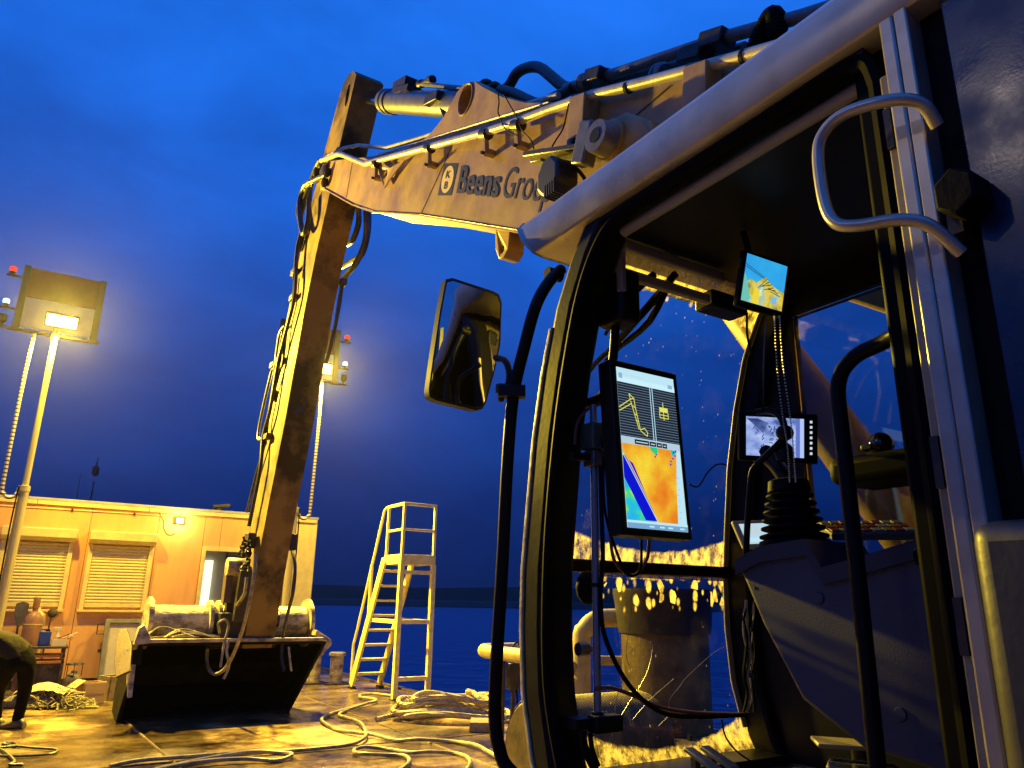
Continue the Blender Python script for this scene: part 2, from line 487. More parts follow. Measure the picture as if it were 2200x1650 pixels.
def shutter(x0, x1, z0, z1):
    slat_m = mat('shutter_slats', (0.72, 0.60, 0.22), 0.45, 0.0, (0.60, 0.48, 0.16), 6, 0.5, 0.0)
    bx_ = MB()
    bx_.prism([(YW - .004, z1), (YW - .004, z1 - .24), (YW - .16, z1 - .24), (YW - .23, z1 - .17), (YW - .23, z1 - .012), (YW - .20, z1)], 'X', x0 - .05, x1 + .05)
    root = bx_.build('roller_shutter', trim_mat, house, 0.008)
    for xa, xb in ((x0 - .03, x0 + .05), (x1 - .05, x1 + .03)):
        MB().box(xa, xb, YW - .075, YW - .004, z0, z1 - .242).build('guide_rail', trim_mat, root, 0.006)
    n = 19; h = (z1 - .26 - z0 - .12) / n
    sl = MB()
    poly = []
    for i in range(n):
        za = z0 + .12 + i * h
        for k in range(7):
            t = k / 6
            poly.append((YW - .030 - .013 * math.sin(math.pi * t) ** 0.8, za + h * (0.06 + .88 * t)))
        poly.append((YW - .024, za + h))
    poly += [(YW - .010, poly[-1][1]), (YW - .010, poly[0][1])]
    for i in range(len(poly) - 3):
        (ya, za), (yb, zb) = poly[i], poly[i + 1]
        sl.add([(x0 + .05, ya, za), (x1 - .05, ya, za), (x1 - .05, yb, zb), (x0 + .05, yb, zb)], [(0, 1, 2, 3)])
    s_ = sl.build('slats', slat_m, root); s_['kind'] = 'stuff'
    MB().box(x0 + .051, x1 - .051, YW - .058, YW - .012, z0 + .045, z0 + .117).build('bottom_bar', trim_mat, root, 0.006)
    MB().box(x0 - .05, x1 + .05, YW - .11, YW - .002, z0 - .045, z0 - .002).build('sill', trim_mat, root, 0.006)
    return root


shutter(-.42, .70, 1.36, 2.84)
shutter(1.02, 2.12, 1.36, 2.84)
shutter(-3.1, -1.9, 1.36, 2.84)

# glazed door with the lit room behind it
fr = MB()
fr.box(3.085, 3.16, YW - .05, YW + .06, .14, 2.655).box(3.94, 4.015, YW - .05, YW + .06, .14, 2.655).box(3.16, 3.94, YW - .05, YW + .06, 2.56, 2.655).box(3.16, 3.94, YW - .05, YW + .06, .14, 1.05)
door = fr.build('door', trim_mat, house, 0.006)


def thin_glass(name, tint=(1, 1, 1), refl=1.0, rough=0.02):
    if name in MATS:
        return MATS[name]
    mt = bpy.data.materials.new(name); mt.use_nodes = True; n = mt.node_tree; n.nodes.clear()
    o = n.nodes.new('ShaderNodeOutputMaterial'); tr = n.nodes.new('ShaderNodeBsdfTransparent'); gl = n.nodes.new('ShaderNodeBsdfGlossy')
    tr.inputs[0].default_value = (*tint, 1); gl.inputs['Roughness'].default_value = rough
    fz = n.nodes.new('ShaderNodeFresnel'); fz.inputs[0].default_value = 1.45
    ml = n.nodes.new('ShaderNodeMath'); ml.operation = 'MULTIPLY'; ml.inputs[1].default_value = refl
    n.links.new(fz.outputs[0], ml.inputs[0])
    mx_ = n.nodes.new('ShaderNodeMixShader'); n.links.new(ml.outputs[0], mx_.inputs[0]); n.links.new(tr.outputs[0], mx_.inputs[1]); n.links.new(gl.outputs[0], mx_.inputs[2])
    n.links.new(mx_.outputs[0], o.inputs[0])
    MATS[name] = mt
    return mt


MB().box(3.162, 3.938, YW - .005, YW + .003, 1.052, 2.558).build('pane', thin_glass('window_glass', (.92, .95, .95)), door)
room = mat('room_wall', (0.62, 0.62, 0.54), 0.7)
MB().box(2.98, 4.40, YW + .75, YW + .80, .15, 3.2).build('room_back_wall', room, house)
MB().box(2.94, 2.98, YW + .10, YW + .80, .15, 3.2).build('room_side_wall', room, house)
MB().box(3.30, 3.47, YW + .66, YW + .745, 1.15, 2.40).build('lit_panel', emit('room_lamp', (1.0, 0.88, 0.60), 1.8), house)
MB().box(3.72, 3.76, YW + .66, YW + .70, .15, 3.2).build('room_cabinet', mat('room_cab', (.2, .2, .18), .5), house)
# small second window next to the corner
fr = MB()
fr.box(4.41, 4.47, YW - .03, YW + .05, 1.004, 2.436).box(4.915, 4.975, YW - .03, YW + .05, 1.004, 2.436).box(4.47, 4.915, YW - .03, YW + .05, 2.376, 2.436).box(4.47, 4.915, YW - .03, YW + .05, 1.004, 1.06)
win = fr.build('window', trim_mat, house, 0.005)
MB().box(4.472, 4.913, YW + .0, YW + .008, 1.062, 2.374).build('pane', thin_glass('window_glass'), win)
MB().box(4.45, 4.95, YW + .30, YW + .33, 1.0, 2.45).build('blind', mat('blind', (.7, .45, .2), .7), house)

MB().tube([(-5.6, YW - .012, 3.22), (-2.0, YW - .012, 3.205), (.2, YW - .012, 3.215), (2.19, YW - .012, 3.23)], .010, 6, 8).build('conduit', trim_mat, house)
for x_ in (-3.2, -1.1, .6, 1.7):
    MB().box(x_ - .02, x_ + .02, YW - .026, YW - .001, 3.19, 3.24).build('conduit_clip', steel_dark, house)
# vent on the roof, lamp on the wall
v_ = thing('roof_vent', (3.7, 19.0, 3.42), 'small dark vent on the deckhouse roof', 'vent')
MB().lathe((3.7, 19, 3.42), (0, 0, 1), [(0, .10), (.26, .10)], 14).build('stack', steel_dark, v_)
MB().obox((3.74, 19, 3.73), (.20, 0, .03), (0, .13, 0), (-.01, 0, .035)).build('cap', steel_dark, v_, .01)
wl = thing('wall_floodlight', (2.55, YW, 3.10), 'small lit floodlight on the deckhouse wall below the roof edge', 'lamp')
MB().box(2.48, 2.64, YW - .10, YW - .05, 3.08, 3.20).build('housing', steel_dark, wl, .008)
MB().box(2.52, 2.60, YW - .05, YW - .002, 3.11, 3.15).build('bracket', steel_dark, wl)
MB().box(2.492, 2.628, YW - .106, YW - .1005, 3.09, 3.19).build('lens', emit('wall_lens', (1, .92, .6), 6), wl)
MB().tube([(2.56, YW - .03, 3.10), (2.52, YW - .02, 2.92), (2.40, YW - .012, 2.86), (2.30, YW - .012, 2.98), (2.28, YW - .012, 3.12), (2.20, YW - .012, 3.24), (2.20, YW - .03, 3.36)], .009, 6, 6).build('cable', trim_mat, wl)
point('wall_floodlight_light', (2.56, YW - .22, 3.13), 25, (1, .8, .35), .04)


# ------------------------------------------------------------------ the two signal masts with floodlights
def signal_mast(x, s, label):
    Y = 15.2
    M = thing('signal_mast', (x, Y, 0), label, 'mast', 'floodlit signal masts in front of the deckhouse')
    zinc = mat('mast_zinc', (0.50, 0.42, 0.16), 0.4, 0.3, (0.45, 0.38, 0.25), 7, 0.5, 0.04)
    board_dark = mat('board_frame', (0.03, 0.025, 0.02), 0.5)
    red_m = mat('board_red', (0.26, 0.030, 0.018), 0.5, 0, (0.16, .02, .012), 5, .6)
    white_m = mat('board_white', (0.52, 0.50, 0.44), 0.5, 0, (0.4, .37, .3), 5, .5)
    MB().lathe((x, Y, 0), (0, 0, 1), [(0, .16), (.025, .16), (.026, .075), (3.3, .075), (3.31, .085), (3.40, .085), (3.41, .05)], 16).build('lower_pole', zinc, M)
    MB().lathe((x, Y, 3.38), (0, 0, 1), [(0, .050), (2.68, .050), (2.69, .07), (2.77, .07), (2.78, .05), (2.95, .05)], 16).build('upper_pole', zinc, M)
    b0, b1 = x - s * .62, x + s * .60
    lo_, hi_ = min(b0, b1), max(b0, b1)
    Yb = Y + .10
    for xx in (lo_, hi_):
        MB().box(xx - .055, xx + .055, Yb - .04, Yb + .05, 6.18, 7.38).build('board_post', board_dark, M, .006)
    MB().box(lo_ + .056, hi_ - .056, Yb - .012, Yb + .012, 6.79, 7.36).build('red_board', red_m, M)
    MB().box(lo_ + .056, hi_ - .056, Yb - .012, Yb + .012, 6.22, 6.785).build('white_board', white_m, M)
    MB().box(lo_ - .12, hi_ + .10, Yb - .05, Yb + .06, 6.13, 6.178).build('lower_rail', board_dark, M, .005)
    ox = b0 - s * .055
    for z_ in (7.14, 6.52, 6.16):
        MB().beam((ox, Yb, z_), (ox - s * .24, Yb, z_), .05, .04).build('lamp_bracket', board_dark, M, .005)
    lx = ox - s * .16
    for z_, nm, m_ in ((7.16, 'red_signal_lamp', emit('red_lamp', (1.0, .020, .012), 2.2)), (6.54, 'white_signal_lamp', emit('white_lamp', (.62, .95, .92), 1.8))):
        g = MB().lathe((lx, Yb, z_), (0, 0, 1), [(0, .05), (.05, .05), (.055, .035)], 12).build('lamp_base', board_dark, M)
        MB().lathe((lx, Yb, z_ + .056), (0, 0, 1), [(0, .045), (.02, .055), (.07, .055), (.09, .035), (.095, .01)], 12).build(nm, m_, M)
    MB().lathe((lx, Yb, 6.18), (0, 0, 1), [(0, .02), (.04, .03), (.08, .07), (.20, .07), (.22, .04)], 12).build('unlit_lamp', board_dark, M)
    # floodlight: shallow housing facing down over the working deck
    fx = x + .06 if s > 0 else x + .20
    c = Vector((fx, Y - .19, 6.36)); ax = Vector((1, 0, 0)); nrm = Vector((0, -.86, -.5)).normalized(); up_ = nrm.cross(ax).normalized()
    if up_.z < 0: up_ = -up_
    h_ = MB().obox(c - nrm * .03, ax * .26, up_ * .125, nrm * .05).build('floodlight', steel_dark, M, .012)
    MB().obox(c + nrm * .0225, ax * .24, up_ * .105, nrm * .002).build('lens', emit('flood_lens', (1.0, .66, .16), 9), h_)
    MB().beam(c - nrm * .08, (x, Y, 6.25), .05, .05).build('lamp_bracket', steel_dark, M)
    # perforated cable trunking that hangs beside the pole and loops back to it
    cx = x - s * .30
    A = Vector((cx, Y, 6.12)); B = Vector((cx - s * .02, Y, 3.35))
    strap = MB()
    pts_ = [A + Vector((-s * .02, 0, 0)), A.lerp(B, .3) + Vector((-s * .03, 0, 0)), A.lerp(B, .6) + Vector((-s * .02, 0, 0)), B, B + Vector((s * .03, 0, -.10)), B + Vector((s * .12, 0, -.16)), B + Vector((s * .22, 0, -.10)), Vector((x - s * .07, Y, 3.40))]
    strap.tube(pts_, .032, 8, 7)
    sm = mat('cable_trunking', (0.60, 0.55, 0.40), 0.5)
    if not sm.get('done'):
        sm['done'] = 1
        n = sm.node_tree; b = n.nodes['Principled BSDF']
        t = n.nodes.new('ShaderNodeTexCoord'); w = n.nodes.new('ShaderNodeTexWave'); w.bands_direction = 'Z'; w.inputs['Scale'].default_value = 4.5
        n.links.new(t.outputs['Object'], w.inputs[0])
        r = n.nodes.new('ShaderNodeValToRGB'); r.color_ramp.elements[0].position = .25; r.color_ramp.elements[0].color = (.04, .03, .02, 1); r.color_ramp.elements[1].position = .4; r.color_ramp.elements[1].color = (.6, .55, .4, 1)
        n.links.new(w.outputs[0], r.inputs[0]); n.links.new(r.outputs[0], b.inputs[0])
    strap.build('cable_trunking', sm, M)
    MB().tube([(x - s * .09, Y - .03, 3.38), (x - s * .10, Y - .06, 2.6), (x - s * .085, Y - .05, 1.5), (x - s * .10, Y - .05, .05)], .014, 6, 6).build('cable', black_rubber, M)
    # light thrown by the floodlight
    spot('signal_mast_floodlight', c + nrm * .07, c + Vector((1.6 * s if s < 0 else 2.2, -8.5, -3.4)), 15500, LAMP, 158, .7, .14)
    spot('signal_mast_wall_light', c + Vector((0, -.12, -.34)), (c.x + .5 * s, YW, 2.3), 1500, LAMP, 150, .4, .12)


signal_mast(-.22, 1, 'lit signal mast with red and white board at the left edge')
signal_mast(4.42, -1, 'lit signal mast half hidden behind the excavator stick')

# deck lamp to the left of the cab, outside the frame; it is seen mirrored in the navy side panel
dl = thing('deck_lamp', (-5.3, 2.92, 0), 'deck lamp on a pole standing left of the cab', 'lamp')
MB().lathe((-5.3, 2.92, 0), (0, 0, 1), [(0, .16), (.02, .16), (.021, .06), (6.55, .05)], 12).build('pole', grey_steel, dl)
MB().obox((-5.2, 2.91, 6.64), (.05, 0, -.03), (0, .16, 0), (.06, 0, .1)).build('housing', steel_dark, dl, .01)
MB().obox((-5.13, 2.906, 6.605), (.004, 0, -.0024), (0, .14, 0), (.05, 0, .083)).build('lens', emit('deck_lens', (1, .80, .60), 75), dl)

# ------------------------------------------------------------------ stair tower
T = thing('stair_tower', (5.95, 13.4, 0), 'cream painted steel stair tower with railed platform at the deck edge', 'stairs')
x0, x1 = 5.67, 6.30
yn, yf, zp = 12.60, 13.30, 2.43
for x_ in (x0, x1):
    MB().box(x_ - .042, x_ + .042, yn - .042, yn + .042, 0, zp - .17).build('leg', cream_paint, T, .004)
    MB().box(x_ - .07, x_ + .07, yn - .07, yn + .07, 0, .018).build('foot_plate', steel_dark, T)
for z_ in (.33, 1.27, 2.12):
    MB().box(x0 + .036, x1 - .036, yn - .03, yn + .03, z_ - .035, z_ + .035).build('cross_bar', cream_paint, T, .004)
pf = MB()
pf.box(x0 - .03, x1 + .03, yn - .03, yn + .0, zp - .169, zp).box(x0 - .03, x1 + .03, yf, yf + .03, zp - .169, zp).box(x0 - .03, x0, yn, yf, zp - .169, zp).box(x1, x1 + .03, yn, yf, zp - .169, zp).box(x0, x1, yn, yf, zp - .05, zp - .012)
pf.build('platform', cream_paint, T, .004)
ys0, ys1 = yf + .03, 14.50
for x_ in (x0 - .045, x1 - .10):
    p, q = Vector((x_, ys0 - .05, zp - .08)), Vector((x_, ys1, .06))
    MB().beam(p, q, .045, .17, up=(0, .8, .6)).build('stringer', cream_paint, T, .004)
    MB().box(x_ - .05, x_ + .05, ys1 - .12, ys1 + .06, 0, .04).build('foot_plate', steel_dark, T)
for i in range(8):
    t = (i + 1) / 9
    y = ys0 + (ys1 - ys0) * t + .0; z = zp + (0 - zp) * t
    MB().box(x0 - .02, x1 - .125, y - .11, y + .11, z - .022, z + .018).build('tread', cream_paint, T, .004)
# brace from leg to stringer and the guard rail
tb = (zp - 1.27) / zp
for x_ in (x0, x1):
    MB().beam((x_, yn + .036, 1.27), (x_, ys0 + (ys1 - ys0) * tb - .05, 1.27), .05, .07).build('brace', cream_paint, T, .004)
zt = 3.33
posts = [(x0, yn), (x1, yn), (x0, yf), (x1, yf)]
for (x_, y_) in posts[:3]:
    MB().box(x_ - .024, x_ + .024, y_ - .024, y_ + .024, zp + .001, zt - .025).build('rail_post', cream_paint, T, .003)
for z_, nm in ((zt, 'top_rail'), (2.87, 'mid_rail')):
    dz = .026 if nm == 'top_rail' else .02
    MB().box(x0 - .025, x1 + .025, yn - .026, yn + .026, z_ - dz, z_ + dz).build(nm, cream_paint, T, .004)
    MB().box(x0 - .025, x0 + .025, yn + .027, yf + .026, z_ - dz, z_ + dz).build(nm, cream_paint, T, .004)
hr = [Vector((x0 - .02, yf + .02, zt)), Vector((x0 - .05, yf + .10, zt - .06)), Vector((x0 - .05, ys1 - .10, 1.02)), Vector((x0 - .05, ys1 + .02, .80)), Vector((x0 - .05, ys1 + .02, .10))]
MB().tube(hr, .026, 8).build('handrail', cream_paint, T)
MB().box(x0 - .075, x0 - .025, ys0 + .50, ys0 + .55, 1.25, 2.26).build('rail_post', cream_paint, T, .003)

# ------------------------------------------------------------------ bollards
for (bx_, by_, lab) in ((5.62, 15.35, 'squat steel bollard between the bucket and the stair tower, the right of a pair'), (5.25, 15.62, 'squat steel bollard beside the bucket, the left of a pair')):
    B = thing('bollard', (bx_, by_, 0), lab, 'bollard', 'mooring bollards behind the bucket')
    MB().lathe((bx_, by_, .03), (0, 0, 1), [(0, .13), (.50, .13), (.51, .165), (.56, .165), (.575, .14)], 18).build('post', muddy_steel, B)
    MB().box(bx_ - .24, bx_ + .24, by_ - .22, by_ + .22, 0, .03).build('base_plate', steel_dark, B, .005)


# ------------------------------------------------------------------ hoses and ropes on the deck
def onb(a, b, z=.03):
    p = pt(a, b, Z=0); p.z = z
    return p


hose_pale = mat('pale_hose', (0.34, 0.29, 0.16), 0.5, 0, (0.11, 0.085, 0.045), 9, 0.8, 0.1)
h1 = [(235, 1652), (300, 1643), (420, 1634), (514, 1626), (617, 1619), (700, 1612), (754, 1606), (782, 1594), (785, 1580), (773, 1560), (745, 1547), (728, 1539), (745, 1530), (790, 1517), (808, 1511), (800, 1507), (776, 1504), (774, 1499), (800, 1496), (846, 1498)]
h2 = [(806, 1513), (770, 1522), (716, 1535), (693, 1547), (694, 1557), (722, 1571), (765, 1582), (800, 1586), (850, 1595), (900, 1597), (975, 1598), (1020, 1609), (1045, 1622), (1080, 1638), (1110, 1646)]
h5 = [(840, 1672), (872, 1652), (879, 1640), (868, 1630), (835, 1627), (790, 1630), (764, 1626), (762, 1618), (785, 1614), (830, 1615), (880, 1624), (925, 1624), (975, 1623), (1002, 1633), (1010, 1648), (1000, 1665)]
h6 = [(300, 1672), (420, 1648), (520, 1640), (590, 1639), (622, 1632), (624, 1626), (600, 1622), (540, 1625), (440, 1638), (330, 1660)]
for pts_, lab, r_ in ((h1, 'long pale hose winding from the lower left edge towards the stair tower', .022), (h2, 'pale hose snaking from the stair tower foot to the cab', .022), (h5, 'pale hose looped on the deck below the rope coil', .021), (h6, 'pale hose doubled back along the bottom edge below the bucket', .022)):
    tag(MB().tube([onb(a, b, .034 + .012 * math.sin(a * .05)) for a, b in pts_], r_, 8, 8).build('deck_hose', hose_pale), lab, 'hose', 'pale hoses on the deck')
hd = [(-30, 1612), (30, 1608), (28, 1600), (5, 1603), (60, 1610), (115, 1614), (121, 1619), (100, 1625), (40, 1628), (-20, 1628)]
tag(MB().tube([onb(a, b, .02) for a, b in hd], .014, 7, 8).build('black_cable', hose_black), 'thin black cable looped on the deck in front of the bending person', 'cable')
hd2 = [(-5, 1612), (12, 1622), (30, 1640), (20, 1648), (48, 1648)]
tag(MB().tube([onb(a, b, .02) for a, b in hd2], .016, 7, 8).build('black_cable', hose_black), 'short black cable end at the bottom left corner', 'cable')

rope_m = mat('rope', (0.52, 0.44, 0.26), 0.75, 0, (0.28, 0.21, 0.11), 22, 0.7, 0.0)
if True:
    n = rope_m.node_tree; b = n.nodes['Principled BSDF']
    t = n.nodes.new('ShaderNodeTexCoord'); w = n.nodes.new('ShaderNodeTexWave'); w.bands_direction = 'DIAGONAL'; w.inputs['Scale'].default_value = 7; w.inputs['Distortion'].default_value = 0.4
    n.links.new(t.outputs['Object'], w.inputs[0]); bp = n.nodes.new('ShaderNodeBump'); bp.inputs['Strength'].default_value = .8; bp.inputs['Distance'].default_value = .02
    n.links.new(w.outputs['Fac'], bp.inputs['Height']); n.links.new(bp.outputs[0], b.inputs['Normal'])
rc = MB()
cen = onb(958, 1545, 0)
pp = []
for i in range(150):
    a = i * .30
    lay = i / 150
    rx = .80 - .28 * lay + .10 * math.sin(i * .37); ry = .50 - .16 * lay + .06 * math.sin(i * .29 + 1)
    off = Vector((.10 * math.sin(i * .11), .08 * math.cos(i * .07), 0))
    pp.append(cen + off + (_h * math.cos(a) * rx + _f * math.sin(a) * ry) + Vector((0, 0, .035 + .30 * lay + .03 * math.sin(i * .9))))
pp += [onb(1030, 1528, .15), onb(1045, 1519, .17), onb(1040, 1513, .15), onb(1020, 1518, .10)]
rc.tube(pp, .033, 8, 3)
rc.tube([onb(905, 1533, .10), onb(870, 1540, .05), onb(835, 1545, .04), onb(808, 1551, .035)], .032, 8, 5)
tag(rc.build('rope_coil', rope_m), 'heap of pale mooring rope on the deck beside the stair tower', 'rope')
wb = MB(); c_ = onb(1037, 1568, .06)
wb.obox(c_, _h * .17, _f * .22, (0, 0, .06))
tag(wb.build('timber_block', mat('weathered_wood', (.35, .27, .15), .8, 0, (.18, .13, .07), 5, .7, .3, streak=(1, 6, 6)), None, .01), 'weathered timber block lying right of the rope heap', 'block')

# ------------------------------------------------------------------ clutter in front of the deckhouse
wb_dark = mat('bench_dark', (.035, .025, .016), .6, .1, (.16, .11, .05), 9, .6, .2)
orange = mat('orange_shelf', (.50, .16, .05), .5, 0, (.25, .09, .03), 8, .5)
BN = thing('tool_bench', (.58, 15.85, 0), 'low dark tool bench with rusty orange shelves against the deckhouse', 'bench')
bx0, bx1, by0, by1 = .20, .84, 15.55, 16.15
MB().box(bx0, bx1, by0 + .06, by1, .03, .50).build('cabinet', wb_dark, BN, .01)
MB().box(bx0 - .02, bx1 + .02, by0, by1, .74, .78).build('bench_top', wb_dark, BN, .006)
MB().box(bx0, bx1, by0 + .02, by1, .60, .64).build('shelf', orange, BN, .006)
MB().box(bx0, bx1, by0 + .02, by1, .50, .545).build('shelf', orange, BN, .006)
for x_ in (bx0 + .03, bx1 - .03):
    for y_ in (by0 + .04, by1 - .04):
        MB().box(x_ - .02, x_ + .02, y_ - .02, y_ + .02, .0, .739).build('leg', wb_dark, BN)
jc = thing('jerry_can', (.50, 15.75, .78), 'blue plastic canister on the tool bench', 'canister')
MB().box(.40, .58, 15.68, 15.84, .78, 1.02).build('body', mat('blue_plastic', (.015, .045, .30), .4), jc, .02, seg=3)
MB().lathe((.52, 15.74, 1.02), (0, 0, 1), [(0, .035), (.03, .035)], 12).build('cap', black_plastic, jc)
MB().beam((.42, 15.76, 1.045), (.50, 15.76, 1.045), .03, .02).build('handle', MATS['blue_plastic'], jc)
sb = thing('spray_bottle', (.68, 15.95, .78), 'pale spray bottle standing on the tool bench', 'bottle')
MB().lathe((.68, 15.95, .78), (0, 0, 1), [(0, .045), (.14, .045), (.19, .018), (.23, .018)], 12).build('bottle', mat('pale_plastic', (.7, .6, .35), .4), sb)
MB().obox((.67, 15.95, 1.04), (.06, 0, 0), (0, .018, 0), (0, 0, .03)).build('trigger_head', MATS['pale_plastic'], sb, .006)
tr = thing('tool_tray', (.70, 15.70, .78), 'open tray of loose tools on the end of the tool bench', 'tray')
MB().box(.60, .82, 15.58, 15.84, .782, .80).box(.60, .61, 15.58, 15.84, .80, .90).box(.81, .82, 15.58, 15.84, .80, .90).box(.61, .81, 15.58, 15.59, .80, .88).box(.61, .81, 15.83, 15.84, .80, .90).build('tray', MATS['pale_plastic'], tr)
for i in range(7):
    a = Vector((random.uniform(.60, .75), random.uniform(15.62, 15.8), .90)); b = a + Vector((random.uniform(.05, .25), random.uniform(-.1, .1), random.uniform(-.02, .10)))
    MB().tube([a, b], .009, 6).build('tool', random.choice([steel_dark, MATS['pale_plastic'], orange]), tr)
gc = thing('gas_cylinder', (.29, 16.45, 0), 'rusty orange gas cylinder standing behind the bending person', 'cylinder')
gm = mat('cylinder_paint', (.36, .17, .07), .45, 0, (.20, .09, .04), 6, .6, .05)
MB().lathe((.29, 16.45, 0), (0, 0, 1), [(0, .13), (.03, .15), (1.15, .15), (1.24, .135), (1.31, .08), (1.33, .055)], 20).build('body', gm, gc)
MB().lathe((.29, 16.45, 1.33), (0, 0, 1), [(0, .045), (.05, .045), (.055, .055), (.24, .055), (.25, .04)], 14).build('valve_cap', gm, gc)
MB().lathe((.29, 16.45, 1.10), (0, 0, 1), [(0, .153), (.02, .153)], 20).build('band', trim_mat, gc)
g2 = thing('gas_cylinder', (.33, 16.76, 0), 'pale gas cylinder mostly hidden behind the rusty orange one', 'cylinder')
MB().lathe((.33, 16.76, 0), (0, 0, 1), [(0, .14), (.03, .16), (1.16, .16), (1.27, .14), (1.34, .06), (1.40, .05)], 18).build('body', trim_mat, g2)
sp = thing('shovel', (.08, 16.55, 0), 'upright shovel with its blade in the air beside the gas cylinder', 'shovel')
MB().tube([(.10, 16.60, 0.0), (.07, 16.50, 1.05)], .018, 8).build('shaft', wb_dark, sp)
MB().prism([(-.02, 1.02), (.16, 1.02), (.06 - .10, 1.10), ], 'Y', 16.48, 16.49).build('collar', steel_dark, sp) if False else None
MB().add([(.07, 16.50, 1.0), (-.03, 16.48, 1.30), (-.02, 16.46, 1.46), (.08, 16.45, 1.50), (.18, 16.46, 1.46), (.18, 16.48, 1.30), (.07, 16.515, 1.0), (-.03, 16.495, 1.30), (-.02, 16.475, 1.46), (.08, 16.465, 1.50), (.18, 16.475, 1.46), (.18, 16.495, 1.30)], [(0, 1, 2, 3, 4, 5), (6, 11, 10, 9, 8, 7), (0, 6, 7, 1), (1, 7, 8, 2), (2, 8, 9, 3), (3, 9, 10, 4), (4, 10, 11, 5), (5, 11, 6, 0)]).build('blade', grey_steel, sp)
br = thing('brush', (.56, 16.5, 0), 'long handled brush leaning between gas cylinder and blue canister', 'brush')
MB().tube([(.50, 16.42, 0.0), (.56, 16.62, 1.22)], .016, 8).build('handle', wb_dark, br)
MB().ball((.57, 16.64, 1.30), .085, 12, (1, .7, 1)).build('brush_head', wb_dark, br)
lh = thing('hatch_frame', (1.72, 16.65, 0), 'grey green steel hatch frame leaning against the deckhouse behind the bucket', 'hatch')
hm = mat('hatch_green', (.22, .21, .12), .5, 0, (.12, .10, .06), 6, .6, .1)
hx0, hx1 = 1.52, 2.12
fr = MB()
def lean(x, z, dy=0):
    return Vector((x, 16.60 + .28 * z / 1.15 + dy, z))
for (a, b) in (((hx0, .14), (hx0, 1.14)), ((hx1, .14), (hx1, 1.14)), ((hx0 - .04, .12), (hx1 + .04, .12)), ((hx0 - .04, 1.15), (hx1 + .04, 1.15))):
    fr.beam(lean(*a), lean(*b), .08, .06, up=(0, 1, -.28))
fr.build('frame', hm, lh, .008)
MB().add([lean(hx0 + .03, .15, .03), lean(hx1 - .03, .15, .03), lean(hx1 - .03, 1.12, .03), lean(hx0 + .03, 1.12, .03)], [(0, 1, 2, 3)]).build('panel', mat('hatch_panel', (.55, .48, .28), .5, 0, (.4, .33, .18), 5, .5), lh)
MB().tube([lean(hx0 - .04, .92), lean(hx0 - .16, .92, -.02), lean(hx0 - .16, 1.10, -.02), lean(hx0 - .04, 1.10)], .012, 6).build('handle', steel_dark, lh)
for z_ in (.12, .62):
    MB().box(hx0 - .10, hx0 - .03, 16.58 + .25 * z_, 16.62 + .25 * z_, z_ - .03, z_ + .03).build('hinge', steel_dark, lh)
MB().box(hx0 + .05, hx1 - .05, 16.52, 16.70, 0, .085).build('support_block', wb_dark, lh)
# cardboard box, steel box, lying cylinder, net heap
cb = thing('cardboard_box', (1.17, 14.25, 0), 'open cardboard box with a raised flap beside the net heap', 'box')
card = mat('cardboard', (.46, .30, .13), .8, 0, (.36, .22, .09), 5, .5, .05)
def pbox(c, hx, hy, z0, z1):
    return c, hx, hy
u1 = Vector((.93, .36, 0)); u2 = Vector((-.36, .93, 0)); c0 = Vector((1.19, 14.22, 0))
w_ = MB()
for sg in (-1, 1):
    w_.obox(c0 + u1 * .165 * sg + Vector((0, 0, .16)), u1 * .006, u2 * .15, (0, 0, .155))
    w_.obox(c0 + u2 * .15 * sg + Vector((0, 0, .16)), u1 * .158, u2 * .006, (0, 0, .155))
w_.obox(c0 + Vector((0, 0, .012)), u1 * .158, u2 * .14, (0, 0, .008))
w_.build('box_body', card, cb)
MB().obox(c0 - u1 * .23 + Vector((0, 0, .30)), u1 * .075 + Vector((0, 0, .05)), u2 * .14, Vector((0, 0, .005))).build('flap', card, cb)
MB().obox(c0 - u2 * .156 + Vector((0, 0, .225)), u1 * .155, u2 * .003, (0, 0, .075)).build('flap', card, cb)
sx = thing('steel_box', (1.55, 14.6, 0), 'open dark steel box on the deck left of the bucket', 'box')
c0 = Vector((1.58, 14.58, 0)); w_ = MB()
for sg in (-1, 1):
    w_.obox(c0 + u1 * .19 * sg + Vector((0, 0, .185)), u1 * .012, u2 * .17, (0, 0, .185))
    w_.obox(c0 + u2 * .17 * sg + Vector((0, 0, .185)), u1 * .178, u2 * .012, (0, 0, .185))
w_.obox(c0 + Vector((0, 0, .02)), u1 * .178, u2 * .158, (0, 0, .015))
w_.build('box_body', mat('box_steel', (.24, .19, .10), .5, .2, (.10, .07, .04), 6, .7, .2), sx, .004)
MB().box(1.52, 1.64, 14.50, 14.70, .036, .20).build('contents', wb_dark, sx)
pc = thing('propane_bottle', (.97, 14.9, 0), 'small gas bottle with a ring collar beside the tool bench', 'gas bottle')
MB().lathe((.98, 15.1, 0), (0, 0, 1), [(0, .12), (.02, .15), (.25, .15), (.34, .11), (.38, .05), (.42, .04)], 18).build('body', wb_dark, pc)
cpts = [(.98 + .125 * math.cos(a), 15.1 + .125 * math.sin(a), .52) for a in [2 * math.pi * i / 20 for i in range(20)]]
MB().tube(cpts, .014, 6, 1, closed=True).build('collar_ring', steel_dark, pc)
for a in (.4, 2.5, 4.6):
    MB().beam((.98 + .125 * math.cos(a), 15.1 + .125 * math.sin(a), .33), (.98 + .125 * math.cos(a), 15.1 + .125 * math.sin(a), .51), .04, .01).build('collar_stay', steel_dark, pc)
